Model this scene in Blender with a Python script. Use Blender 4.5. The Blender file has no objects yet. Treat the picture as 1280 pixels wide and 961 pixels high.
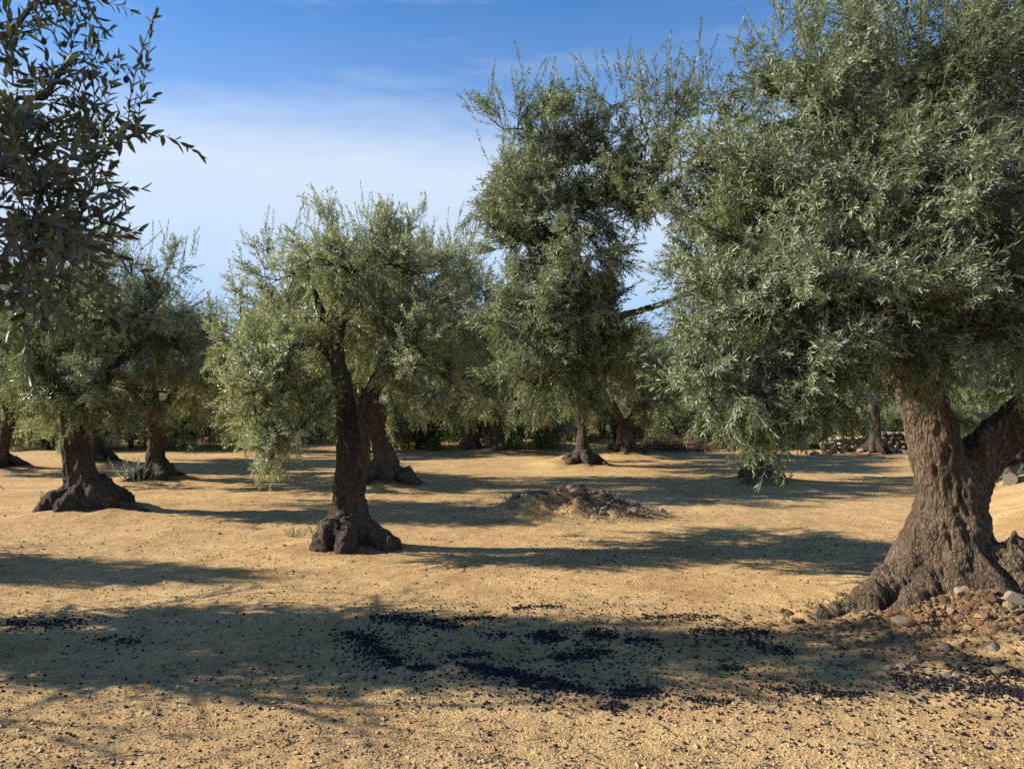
import bpy, math, random
import numpy as np
from mathutils import Vector

R = np.random.RandomState(7)
random.seed(7)
rad = math.radians
scene = bpy.context.scene
col = scene.collection

# ------------------------------------------------------------------ camera model
F, CX, CY, HOR, CAMZ = 962.0, 640.0, 480.5, 500.0, 1.6


def P(px, py, d):
    """world point at depth d seen around that spot of the photograph"""
    return np.array([(px - CX) / F * d, d, CAMZ + (HOR - py) / F * d])


def G(px, py):
    """point of the flat ground"""
    d = F * CAMZ / (py - HOR)
    return np.array([(px - CX) / F * d, d])


SUN_EL, SUN_AHEAD = rad(29.0), rad(3.0)
SUN = np.array([-math.cos(SUN_AHEAD) * math.cos(SUN_EL), math.sin(SUN_AHEAD) * math.cos(SUN_EL), math.sin(SUN_EL)])


# ------------------------------------------------------------------ noise
def vnoise(Q, seed=0):
    Q = np.asarray(Q, float)
    i = np.floor(Q).astype(np.int64)
    f = Q - i
    u = f * f * (3 - 2 * f)
    dim = Q.shape[1]
    out = np.zeros(len(Q))
    pr = [73856093, 19349663, 83492791]
    for c in range(1 << dim):
        h = np.full(len(Q), seed * 1013904223 + 12345, dtype=np.int64)
        w = np.ones(len(Q))
        for k in range(dim):
            b = (c >> k) & 1
            h = h ^ ((i[:, k] + b) * pr[k])
            w = w * (u[:, k] if b else 1 - u[:, k])
        h = (h ^ (h >> 13)) * 1274126177 & 0x7FFFFFFF
        h = (h ^ (h >> 15)) * 374761393 & 0x7FFFFFFF
        out += w * ((h & 0xFFFFF) / 524288.0 - 1.0)
    return out


def fbm(Q, seed=0, octv=3):
    Q = np.asarray(Q, float)
    o = np.zeros(len(Q)); a = 1.0
    for k in range(octv):
        o += a * vnoise(Q * 2.03 ** k + 17.3 * k, seed + k); a *= .5
    return o


def sstep(a, b, x):
    t = np.clip((x - a) / (b - a), 0, 1)
    return t * t * (3 - 2 * t)


# ------------------------------------------------------------------ ground height
MOUNDS = []   # x, y, height, radius


def H(x, y):
    x = np.atleast_1d(np.asarray(x, float)); y = np.atleast_1d(np.asarray(y, float))
    q = np.stack([x, y], 1)
    near = 1 - sstep(28, 60, y)
    z = .022 * vnoise(q * .35, 3) * near + .006 * vnoise(q * 1.7, 4) * near
    for mx, my, mh, mr in MOUNDS:
        r2 = ((x - mx) ** 2 + (y - my) ** 2) / mr ** 2
        m = r2 < 7
        if m.any():
            z[m] += mh * np.exp(-r2[m]) * (1 + .35 * vnoise(q[m] * 3.1, 9))
    z += .75 * sstep(25, 36, y) + 1.2 * sstep(36, 120, y)
    # low earth bank behind the big right-hand trunk
    b = sstep(5.6, 7.0, x - .65 * (y - 10)) * sstep(7.5, 9.5, y) * (1 - sstep(19, 24, y))
    z += b * (.36 + .10 * vnoise(q * 1.3, 12))
    return z


def Hs(x, y):
    return float(H([x], [y])[0])


# ------------------------------------------------------------------ object helpers
def tag(o, label=None, cat=None, group=None, kind=None):
    if label: o['label'] = label
    if cat: o['category'] = cat
    if group: o['group'] = group
    if kind: o['kind'] = kind
    return o


def empty(name, loc=(0, 0, 0), rz=0.0):
    o = bpy.data.objects.new(name, None)
    o.empty_display_size = .3
    o.location = loc; o.rotation_euler = (0, 0, rz)
    col.objects.link(o)
    return o


def np_mesh(name, V, loops, totals, mats, midx=None, smooth=True, rnd=None):
    me = bpy.data.meshes.new(name)
    V = np.ascontiguousarray(V, np.float32)
    loops = np.ascontiguousarray(loops, np.int32); totals = np.ascontiguousarray(totals, np.int32)
    me.vertices.add(len(V)); me.vertices.foreach_set('co', V.ravel())
    me.loops.add(len(loops)); me.loops.foreach_set('vertex_index', loops)
    st = np.concatenate([[0], np.cumsum(totals)[:-1]]).astype(np.int32)
    me.polygons.add(len(totals))
    me.polygons.foreach_set('loop_start', st)
    me.polygons.foreach_set('loop_total', totals)
    if midx is not None:
        me.polygons.foreach_set('material_index', np.ascontiguousarray(midx, np.int32))
    me.polygons.foreach_set('use_smooth', np.full(len(totals), smooth, bool))
    for m in mats: me.materials.append(m)
    me.update(calc_edges=True)
    return me


def link(name, me, parent=None, loc=None):
    o = bpy.data.objects.new(name, me)
    if loc is not None: o.location = loc
    if parent is not None: o.parent = parent
    col.objects.link(o)
    return o


class Geo:
    """collects vertex / face arrays"""
    def __init__(s): s.V, s.L, s.T, s.M, s.n = [], [], [], [], 0

    def add(s, V, L, T, m=0):
        V = np.asarray(V, float).reshape(-1, 3)
        s.V.append(V); s.L.append(np.asarray(L, np.int64) + s.n); s.T.append(np.asarray(T, np.int64))
        s.M.append(np.full(len(T), m) if np.isscalar(m) else np.asarray(m)); s.n += len(V)

    def mesh(s, name, mats, smooth=True):
        return np_mesh(name, np.concatenate(s.V), np.concatenate(s.L), np.concatenate(s.T), mats, np.concatenate(s.M), smooth)


def resample(pts, step):
    """Catmull-Rom through (x,y,z,r) points"""
    p = np.asarray(pts, float)
    if len(p) == 2:
        n = max(2, int(np.linalg.norm(p[1, :3] - p[0, :3]) / step) + 1)
        t = np.linspace(0, 1, n)[:, None]
        return p[0] * (1 - t) + p[1] * t
    q = np.vstack([2 * p[0] - p[1], p, 2 * p[-1] - p[-2]])
    out = []
    for i in range(1, len(q) - 2):
        n = max(1, int(np.linalg.norm(q[i + 1, :3] - q[i, :3]) / step))
        for t in np.arange(n) / n:
            a, b, c, d = q[i - 1], q[i], q[i + 1], q[i + 2]
            out.append(.5 * ((2 * b) + (-a + c) * t + (2 * a - 5 * b + 4 * c - d) * t * t + (-a + 3 * b - 3 * c + d) * t ** 3))
    out.append(q[-2])
    out = np.array(out); out[:, 3] = np.maximum(out[:, 3], .0015)
    return out


def tube(geo, pts, sides=8, m=0, cap=True):
    p = np.asarray(pts, float)
    n = len(p)
    t = np.gradient(p[:, :3], axis=0)
    t /= np.linalg.norm(t, axis=1)[:, None] + 1e-9
    ref = np.array([.31, .17, .93]) if abs(t[0, 2]) < .9 else np.array([.9, .1, .2])
    u = np.cross(t[0], ref); u /= np.linalg.norm(u)
    V = []
    ang = np.arange(sides) * 2 * math.pi / sides
    for i in range(n):
        u = u - t[i] * np.dot(u, t[i]); u /= np.linalg.norm(u) + 1e-9
        w = np.cross(t[i], u)
        V.append(p[i, :3] + p[i, 3] * (np.cos(ang)[:, None] * u + np.sin(ang)[:, None] * w))
    V = np.concatenate(V)
    i, j = np.meshgrid(np.arange(n - 1), np.arange(sides), indexing='ij')
    a = i * sides + j; b = i * sides + (j + 1) % sides
    L = np.stack([a, b, b + sides, a + sides], -1).reshape(-1)
    T = np.full((n - 1) * sides, 4)
    if cap:
        L = np.concatenate([L, np.arange(sides)[::-1], (n - 1) * sides + np.arange(sides)])
        T = np.concatenate([T, [sides, sides]])
    geo.add(V, L, T, m)


# ------------------------------------------------------------------ materials
def new_mat(name):
    m = bpy.data.materials.new(name); m.use_nodes = True
    nt = m.node_tree; nt.nodes.clear()
    out = nt.nodes.new('ShaderNodeOutputMaterial')
    return m, nt, out


def N(nt, kind, **kw):
    n = nt.nodes.new(kind)
    for k, v in kw.items():
        if k.startswith('_'): setattr(n, k[1:], v)
        else: n.inputs[k].default_value = v
    return n


def ramp(nt, stops, interp='LINEAR'):
    n = nt.nodes.new('ShaderNodeValToRGB'); cr = n.color_ramp; cr.interpolation = interp
    while len(cr.elements) > len(stops): cr.elements.remove(cr.elements[-1])
    while len(cr.elements) < len(stops): cr.elements.new(.5)
    for e, (p, c) in zip(cr.elements, stops):
        e.position = p; e.color = (c[0], c[1], c[2], 1)
    return n


def mixc(nt, a, b, fac, mode='MIX'):
    n = nt.nodes.new('ShaderNodeMix'); n.data_type = 'RGBA'; n.blend_type = mode
    for s, v in ((n.inputs[6], a), (n.inputs[7], b), (n.inputs[0], fac)):
        if hasattr(v, 'is_linked'): nt.links.new(v, s)
        elif isinstance(v, (int, float)): s.default_value = v
        else: s.default_value = (v[0], v[1], v[2], 1)
    return n.outputs[2]


def leaf_mat(name, top, top2, under, trans, tfac=.30, rough=.42):
    m, nt, out = new_mat(name); lk = nt.links.new
    g = N(nt, 'ShaderNodeNewGeometry')
    rp = ramp(nt, [(0, top), (.55, top2), (.93, (top2[0] * 1.5, top2[1] * 1.4, top2[2] * 1.15)), (1, (.20, .16, .06))])
    lk(g.outputs['Random Per Island'], rp.inputs[0])
    cl = mixc(nt, rp.outputs[0], under, g.outputs['Backfacing'])
    b = N(nt, 'ShaderNodeBsdfPrincipled', Roughness=rough)
    b.inputs['Specular IOR Level'].default_value = .35
    lk(cl, b.inputs['Base Color'])
    t = N(nt, 'ShaderNodeBsdfTranslucent', Color=(*trans, 1))
    mx = N(nt, 'ShaderNodeMixShader', Fac=tfac)
    lk(b.outputs[0], mx.inputs[1]); lk(t.outputs[0], mx.inputs[2]); lk(mx.outputs[0], out.inputs[0])
    return m


def bark_mat(name, dark, mid, light, sc=1.0):
    m, nt, out = new_mat(name); lk = nt.links.new
    tc = N(nt, 'ShaderNodeTexCoord')
    mp = N(nt, 'ShaderNodeMapping'); mp.inputs['Scale'].default_value = (1, 1, .30)
    lk(tc.outputs['Object'], mp.inputs[0])
    n0 = N(nt, 'ShaderNodeTexNoise', Scale=6 * sc, Detail=4.0); lk(mp.outputs[0], n0.inputs['Vector'])
    vadd = N(nt, 'ShaderNodeVectorMath', _operation='MULTIPLY_ADD')
    lk(n0.outputs['Color'], vadd.inputs[0]); vadd.inputs[1].default_value = (.22, .22, .22); lk(mp.outputs[0], vadd.inputs[2])
    v = N(nt, 'ShaderNodeTexVoronoi', Scale=26 * sc, _feature='DISTANCE_TO_EDGE'); lk(vadd.outputs[0], v.inputs['Vector'])
    n1 = N(nt, 'ShaderNodeTexNoise', Scale=55 * sc, Detail=6.0, Roughness=.7); lk(mp.outputs[0], n1.inputs['Vector'])
    n2 = N(nt, 'ShaderNodeTexNoise', Scale=3.2 * sc, Detail=5.0, Roughness=.6); lk(mp.outputs[0], n2.inputs['Vector'])
    r1 = ramp(nt, [(.25, dark), (.5, mid), (.78, light)])
    lk(n1.outputs[0], r1.inputs[0])
    r2 = ramp(nt, [(.32, (.50, .46, .43)), (.5, (1, 1, 1)), (.68, (1.3, 1.3, 1.28))]); lk(n2.outputs[0], r2.inputs[0])
    c = mixc(nt, r1.outputs[0], r2.outputs[0], .85, 'MULTIPLY')
    rv = ramp(nt, [(0, (.45, .42, .40)), (.10, (1, 1, 1))]); lk(v.outputs['Distance'], rv.inputs[0])
    c = mixc(nt, c, rv.outputs[0], .5, 'MULTIPLY')
    b = N(nt, 'ShaderNodeBsdfPrincipled', Roughness=.92); b.inputs['Specular IOR Level'].default_value = .2
    lk(c, b.inputs['Base Color'])
    mth = N(nt, 'ShaderNodeMath', _operation='MULTIPLY_ADD'); lk(n1.outputs[0], mth.inputs[0]); mth.inputs[1].default_value = 1.6
    rh = ramp(nt, [(0, (0, 0, 0)), (.22, (1, 1, 1))]); lk(v.outputs['Distance'], rh.inputs[0]); lk(rh.outputs[0], mth.inputs[2])
    bp = N(nt, 'ShaderNodeBump', Strength=.9, Distance=.014); lk(mth.outputs[0], bp.inputs['Height']); lk(bp.outputs[0], b.inputs['Normal'])
    lk(b.outputs[0], out.inputs[0])
    return m


def rough_mat(name, stops, noise=8.0, island=True, rough=.9, bump=.004, spec=.3):
    m, nt, out = new_mat(name); lk = nt.links.new
    g = N(nt, 'ShaderNodeNewGeometry'); tc = N(nt, 'ShaderNodeTexCoord')
    n = N(nt, 'ShaderNodeTexNoise', Scale=noise, Detail=5.0, Roughness=.65); lk(tc.outputs['Object'], n.inputs['Vector'])
    if island:
        ad = N(nt, 'ShaderNodeMath', _operation='MULTIPLY_ADD'); lk(g.outputs['Random Per Island'], ad.inputs[0]); ad.inputs[1].default_value = .75
        s2 = N(nt, 'ShaderNodeMath', _operation='MULTIPLY_ADD'); lk(n.outputs[0], s2.inputs[0]); s2.inputs[1].default_value = .6; s2.inputs[2].default_value = -.17
        lk(s2.outputs[0], ad.inputs[2]); src = ad.outputs[0]
    else: src = n.outputs[0]
    r = ramp(nt, stops); lk(src, r.inputs[0])
    b = N(nt, 'ShaderNodeBsdfPrincipled', Roughness=rough); b.inputs['Specular IOR Level'].default_value = spec
    lk(r.outputs[0], b.inputs['Base Color'])
    if bump:
        bp = N(nt, 'ShaderNodeBump', Strength=.7, Distance=bump)
        n3 = N(nt, 'ShaderNodeTexNoise', Scale=noise * 4, Detail=6.0, Roughness=.7); lk(tc.outputs['Object'], n3.inputs['Vector'])
        lk(n3.outputs[0], bp.inputs['Height']); lk(bp.outputs[0], b.inputs['Normal'])
    lk(b.outputs[0], out.inputs[0])
    return m


LEAF = leaf_mat('olive_leaf', (.043, .059, .027), (.110, .132, .066), (.26, .295, .190), (.23, .29, .075), .30)
LEAF_WARM = leaf_mat('olive_leaf_warm', (.075, .092, .040), (.180, .200, .095), (.38, .40, .27), (.34, .38, .12), .36)
LEAF_NEAR = leaf_mat('olive_leaf_shaded', (.020, .028, .013), (.046, .058, .024), (.10, .11, .075), (.15, .18, .05), .20)  # olive leaf darkened so the near tree's shade sits in its colour
LEAF_BUSH = leaf_mat('bush_leaf', (.10, .125, .050), (.21, .235, .105), (.27, .295, .16), (.36, .42, .14), .38)
WEED = leaf_mat('weed_leaf', (.06, .09, .035), (.13, .16, .075), (.16, .19, .10), (.22, .30, .08), .28)
GREYW = leaf_mat('grey_weed_leaf', (.13, .16, .11), (.22, .25, .19), (.24, .27, .21), (.2, .24, .12), .2)
TWIG = rough_mat('twig_bark', [(0, (.09, .075, .055)), (1, (.20, .17, .13))], 20, True, .9, 0)
BARK = bark_mat('olive_bark', (.030, .021, .014), (.108, .077, .050), (.30, .23, .155))
BARK_DARK = bark_mat('olive_bark_dark', (.026, .020, .014), (.080, .060, .043), (.19, .155, .12))
STONE = rough_mat('stone', [(0, (.10, .075, .052)), (.5, (.21, .155, .10)), (1, (.29, .235, .17))], 14, True, .9, .006)
GRAVEL = rough_mat('gravel', [(0, (.10, .070, .045)), (.2, (.30, .205, .105)), (.8, (.44, .305, .155)), (1, (.46, .37, .24))], 60, True, .95, 0)
OLIVE = rough_mat('ripe_olive', [(0, (.009, .008, .009)), (.6, (.020, .017, .020)), (.9, (.045, .035, .038)), (1, (.09, .065, .05))], 40, True, .6, 0, .10)
DEBRIS = rough_mat('dry_debris', [(0, (.05, .038, .028)), (.6, (.17, .13, .09)), (1, (.36, .30, .22))], 20, True, .9, 0)
DRYTWIG = rough_mat('dry_twig', [(0, (.10, .055, .035)), (.6, (.20, .115, .070)), (1, (.30, .19, .12))], 20, True, .9, 0)
WOODCUT = rough_mat('cut_wood', [(0, (.10, .08, .06)), (.5, (.20, .165, .12)), (1, (.30, .25, .18))], 25, False, .85, .003)


def ground_mat():
    m, nt, out = new_mat('sandy_soil'); lk = nt.links.new
    tc = N(nt, 'ShaderNodeTexCoord')
    def noise(s, d, r=.6):
        n = N(nt, 'ShaderNodeTexNoise', Scale=s, Detail=d, Roughness=r); lk(tc.outputs['Object'], n.inputs['Vector']); return n
    big, mid, fine, grit = noise(.45, 4.0), noise(3.0, 5.0), noise(22, 6.0, .7), noise(95, 3.0, .7)
    a = ramp(nt, [(.3, (.415, .272, .122)), (.55, (.487, .332, .150)), (.75, (.52, .372, .185))]); lk(big.outputs[0], a.inputs[0])
    b = ramp(nt, [(.3, (.78, .74, .70)), (.6, (1.04, 1.03, 1.02))]); lk(mid.outputs[0], b.inputs[0])
    c = mixc(nt, a.outputs[0], b.outputs[0], .8, 'MULTIPLY')
    f = ramp(nt, [(.28, (.62, .57, .52)), (.5, (1, 1, 1)), (.75, (1.16, 1.14, 1.12))]); lk(fine.outputs[0], f.inputs[0])
    c = mixc(nt, c, f.outputs[0], .75, 'MULTIPLY')
    v = N(nt, 'ShaderNodeTexVoronoi', Scale=70.0); lk(tc.outputs['Object'], v.inputs['Vector'])
    vr = ramp(nt, [(0, (.55, .50, .45)), (.35, (.95, .95, .95)), (1, (1.15, 1.14, 1.14))])
    sep = N(nt, 'ShaderNodeSeparateColor'); lk(v.outputs['Color'], sep.inputs[0]); lk(sep.outputs[0], vr.inputs[0])
    c = mixc(nt, c, vr.outputs[0], .6, 'MULTIPLY')
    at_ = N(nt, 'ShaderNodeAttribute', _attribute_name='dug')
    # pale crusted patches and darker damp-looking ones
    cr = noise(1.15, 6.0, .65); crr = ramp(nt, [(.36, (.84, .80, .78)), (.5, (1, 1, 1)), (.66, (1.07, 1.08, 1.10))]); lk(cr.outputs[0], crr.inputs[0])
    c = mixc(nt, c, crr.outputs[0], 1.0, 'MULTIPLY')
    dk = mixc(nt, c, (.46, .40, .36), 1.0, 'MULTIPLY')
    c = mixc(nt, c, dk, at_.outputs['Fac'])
    bs = N(nt, 'ShaderNodeBsdfPrincipled', Roughness=.97); bs.inputs['Specular IOR Level'].default_value = .15
    lk(c, bs.inputs['Base Color'])
    m1 = N(nt, 'ShaderNodeMath', _operation='MULTIPLY_ADD'); lk(v.outputs['Distance'], m1.inputs[0]); m1.inputs[1].default_value = -.55
    m2 = N(nt, 'ShaderNodeMath', _operation='MULTIPLY_ADD'); lk(fine.outputs[0], m2.inputs[0]); m2.inputs[1].default_value = 1.6
    lk(grit.outputs[0], m1.inputs[2]); lk(m1.outputs[0], m2.inputs[2])
    bp = N(nt, 'ShaderNodeBump', Strength=.65, Distance=.013); lk(m2.outputs[0], bp.inputs['Height']); lk(bp.outputs[0], bs.inputs['Normal'])
    lk(bs.outputs[0], out.inputs[0])
    return m


SOIL = ground_mat()

# ------------------------------------------------------------------ where the trees stand
T1 = (3.46, 6.0); T2 = (-1.75, 8.4); T3 = (-6.1, 11.0)
MOUNDS += [(T1[0] - .02, T1[1] - .45, .17, .80), (T1[0] + .8, T1[1] - .35, .12, .9), (T2[0], T2[1], .06, .7), (T3[0] + .1, T3[1], .10, .9)]
# kind, x, y, height scale, width scale, turn, label   (prototypes 0, 1, 2)
def at(px, py): return G(px, py)
MID = [
    (0, *at(728, 583), .98, 1.0, 2.1, 'olive tree with a single dark trunk standing straight beyond the rubble mound'),
    (1, *at(780, 572), .95, 1.0, .05, 'olive tree with wide root base and V-forked trunk left of the brush pile'),
    (2, *at(480, 607), 1.26, 1.2, .3, 'tall pale olive tree whose leaning trunk shows just behind the slender central trunk'),
    (0, *at(195, 601), 1.0, 1.05, 3.6, 'olive tree with grey-green weeds round its squat trunk behind the left leaning tree'),
    (1, *at(950, 604), 1.15, .8, 1.2, 'olive tree with leafy suckers at its base under hanging boughs'),
    (2, *at(2, 586), 1.0, 1.0, 4.0, 'olive tree at the far left edge with only half its flared trunk in view'),
    (0, 10.40, 22.0, 1.4, .85, 1.0, 'olive tree with a straight bare trunk standing at the end of the dry stone wall'),
    (1, *at(588, 566), .95, .95, 2.6, 'small olive tree with twin thin trunks, the left one of a pair of neighbours'),
    (2, *at(622, 567), .95, .9, 5.2, 'small olive tree with a short reddish trunk, the right one of a pair of neighbours'),
    (0, *at(122, 579), 1.0, 1.0, 5.5, 'olive tree with a dark trunk seen just right of the left leaning trunk'),
    (1, *at(1290, 606), .95, 1.0, 3.3, 'olive tree whose trunk stands beside the cut log at the right edge'),
    (2, *at(330, 568), 1.0, 1.0, 2.0, 'olive tree standing behind the drooping left branches of the slender central tree'),
]
for k, x, y, *_ in MID: MOUNDS.append((x, y, .13, .8))
MOUNDS.append((*at(700, 580), .13, .6))
MOUNDS.append((MID[1][1], MID[1][2], .12, 1.0))

# ------------------------------------------------------------------ ground sheet
def axis(lo, hi, parts):
    a = []
    for s, e, st in parts: a.append(np.arange(s, e, st))
    return np.unique(np.concatenate(a))


def grow(start, end, first, ratio):
    o, x, s = [], start, first
    while x < end: o.append(x); x += s; s *= ratio
    o.append(end); return np.array(o)


gx = np.concatenate([-grow(7.0, 420, .09, 1.12)[::-1], np.arange(-6.965, 6.97, .035), grow(7.0, 420, .09, 1.12)])
gy = np.concatenate([-grow(-2.9, 120, .08, 1.3)[::-1], np.arange(2.95, 9, .03), np.arange(9, 16, .055), np.arange(16, 30, .16), grow(30, 800, .3, 1.12)])
XX, YY = np.meshgrid(gx, gy, indexing='ij')
xf, yf = XX.ravel(), YY.ravel()
zf = H(xf, yf)
q2 = np.stack([xf, yf], 1)
nearw = (1 - sstep(10, 22, yf)) * (1 - sstep(8, 14, np.abs(xf)))
zf += nearw * (.005 * vnoise(q2 * 5, 21) + .005 * vnoise(q2 * 13, 22) + .006 * np.maximum(vnoise(q2 * 24, 23), 0))
# clods heaped around the big trunk
dm = np.exp(-(((xf - T1[0] - .2) / 1.5) ** 2 + ((yf - T1[1] + .45) / .9) ** 2))
zf += dm * (.060 * np.maximum(vnoise(q2 * 6.5, 31), -.2) + .02 * np.abs(vnoise(q2 * 15, 32)))
nx, ny = len(gx), len(gy)
i, j = np.meshgrid(np.arange(nx - 1), np.arange(ny - 1), indexing='ij')
a = i * ny + j
L = np.stack([a, a + ny, a + ny + 1, a + 1], -1).reshape(-1)
gme = np_mesh('ground', np.stack([xf, yf, zf], 1), L, np.full((nx - 1) * (ny - 1), 4), [SOIL])
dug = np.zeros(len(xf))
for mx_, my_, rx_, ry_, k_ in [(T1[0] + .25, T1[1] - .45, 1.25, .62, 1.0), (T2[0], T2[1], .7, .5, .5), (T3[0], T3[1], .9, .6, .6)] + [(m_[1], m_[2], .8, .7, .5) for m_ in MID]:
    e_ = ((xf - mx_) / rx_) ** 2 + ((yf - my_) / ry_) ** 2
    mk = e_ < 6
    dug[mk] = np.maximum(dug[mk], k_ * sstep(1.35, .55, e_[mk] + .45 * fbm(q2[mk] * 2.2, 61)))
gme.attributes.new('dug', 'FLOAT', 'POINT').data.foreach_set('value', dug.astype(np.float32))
tag(link('ground', gme), 'sandy orange-tan gravelly soil of the olive grove floor', 'ground', kind='structure')


# ------------------------------------------------------------------ leaves and twigs
def leaf_shape(Ln, W, bend, sections):
    """leaf along +z, width along x, upper face towards +y... bend pulls the tip back"""
    V = [(0, 0, 0)]
    for s, w in sections:
        z = Ln * s; y = -bend * s * s * Ln
        fold = .25 * w * W
        V += [(-w * W / 2, y + fold, z), (0, y, z), (w * W / 2, y + fold, z)]
    V.append((0, -bend * Ln, Ln))
    F_, n = [], len(sections)
    F_ += [(0, 2, 1), (0, 3, 2)]
    for k in range(n - 1):
        o = 1 + 3 * k
        F_ += [(o, o + 1, o + 4, o + 3), (o + 1, o + 2, o + 5, o + 4)]
    o = 1 + 3 * (n - 1); t = len(V) - 1
    F_ += [(o, o + 1, t), (o + 1, o + 2, t)]
    return np.array(V, float), F_


def leaf_lo(Ln, W, bend):
    V = np.array([(0, 0, 0), (-W / 2, -.1 * bend * Ln, .33 * Ln), (W / 2, -.1 * bend * Ln, .33 * Ln),
                  (-W * .42, -.45 * bend * Ln, .68 * Ln), (W * .42, -.45 * bend * Ln, .68 * Ln), (0, -bend * Ln, Ln)], float)
    return V, [(0, 2, 1), (1, 2, 4, 3), (3, 4, 5)]


def frame(z, xref):
    z = z / (np.linalg.norm(z) + 1e-9)
    x = xref - z * np.dot(xref, z)
    if np.linalg.norm(x) < 1e-3: x = np.array([z[1] + .3, -z[0], .2]); x -= z * np.dot(x, z)
    x /= np.linalg.norm(x)
    return np.stack([x, np.cross(z, x), z], 1)


def twig_template(rs, length, gap, lsize, angle, droop, mode, stem=.0016, lw=.20):
    """stem along +z bending towards +x, opposite leaf pairs"""
    g = Geo()
    n = max(3, int(length / gap))
    ts = np.linspace(.08, 1, n)
    cur = lambda t: np.array([droop * length * t * t, 0, length * t * (1 - .25 * droop * t)])
    pts = [(*cur(t), stem * (1.25 - .8 * t)) for t in np.linspace(0, 1, 5)]
    tube(g, pts, 3, 1, False)
    roll = rs.rand() * 6.28
    for kk, t in enumerate(ts):
        p = cur(t); tan = cur(min(t + .02, 1.02)) - cur(t - .02); tan /= np.linalg.norm(tan)
        roll += math.pi / 2 + rs.randn() * .35
        last = kk == n - 1
        for sgn in ((0, 1, 2) if last else (0, 1)):
            if rs.rand() < .08: continue
            an = rs.normal(angle * (1.15 - .45 * t), .22)
            if last and sgn == 2: an = .1
            ph = roll + sgn * math.pi + rs.randn() * .3
            fr = frame(tan, np.array([math.cos(.3), math.sin(.3), .1]))
            out = fr[:, 0] * math.cos(ph) + fr[:, 1] * math.sin(ph)
            d = tan * math.cos(an) + out * math.sin(an)
            d[0] += .12 * droop; d /= np.linalg.norm(d)
            Ln = lsize * rs.uniform(.7, 1.15) * (1.0 if t < .8 else .85)
            W = Ln * lw * rs.uniform(.85, 1.2)
            if mode == 'near': V, Fc = leaf_shape(Ln, W, rs.uniform(-.1, .3), ((.12, .5), (.35, .95), (.62, .92), (.85, .5)))
            elif mode == 'hi': V, Fc = leaf_shape(Ln, W, rs.uniform(-.1, .3), ((.28, .92), (.68, .86)))
            else: V, Fc = leaf_lo(Ln, W, rs.uniform(-.1, .3))
            # the leaf's upper face looks along the stem's tip
            z = d; y = tan - z * np.dot(tan, z)
            if np.linalg.norm(y) < .05: y = out
            y /= np.linalg.norm(y)
            M_ = np.stack([np.cross(y, z), y, z], 1)
            sp = rs.randn() * .45
            c, s = math.cos(sp), math.sin(sp)
            V = np.stack([V[:, 0] * c - V[:, 1] * s, V[:, 0] * s + V[:, 1] * c, V[:, 2]], 1)
            g.add(V @ M_.T + p, [q for f in Fc for q in f], [len(f) for f in Fc], 0)
    return np.concatenate(g.V), np.concatenate(g.L), np.concatenate(g.T), np.concatenate(g.M)


def template_set(seed, mode, leaf=.058, scale=1.0, k=14, gap=.021, lw=.20):
    rs = np.random.RandomState(seed)
    short = [twig_template(rs, rs.uniform(.16, .30) * scale, gap * scale, leaf * scale, .85, rs.uniform(0, .45), mode, lw=lw) for _ in range(k)]
    longs = [twig_template(rs, rs.uniform(.24, .42) * scale, gap * 1.05 * scale, leaf * .92 * scale, .66, rs.uniform(0, .2), mode, .0022, lw=lw) for _ in range(6)]
    return short, longs


def instance(geo, templ, pos, dirs, xref, sc):
    """copies of one twig template merged into the crown"""
    V, Lp, Tt, Mm = templ
    n = len(pos)
    if n == 0: return
    z = dirs / (np.linalg.norm(dirs, axis=1)[:, None] + 1e-9)
    x = xref - z * (xref * z).sum(1)[:, None]
    x /= np.linalg.norm(x, axis=1)[:, None] + 1e-9
    y = np.cross(z, x)
    W = pos[:, None, :] + sc[:, None, None] * (V[None, :, 0:1] * x[:, None, :] + V[None, :, 1:2] * y[:, None, :] + V[None, :, 2:3] * z[:, None, :])
    L_ = (Lp[None, :] + (np.arange(n) * len(V))[:, None]).ravel()
    geo.add(W.reshape(-1, 3), L_, np.tile(Tt, n), np.tile(Mm, n))


def unit(v): return v / (np.linalg.norm(v, axis=-1, keepdims=True) + 1e-9)


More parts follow.
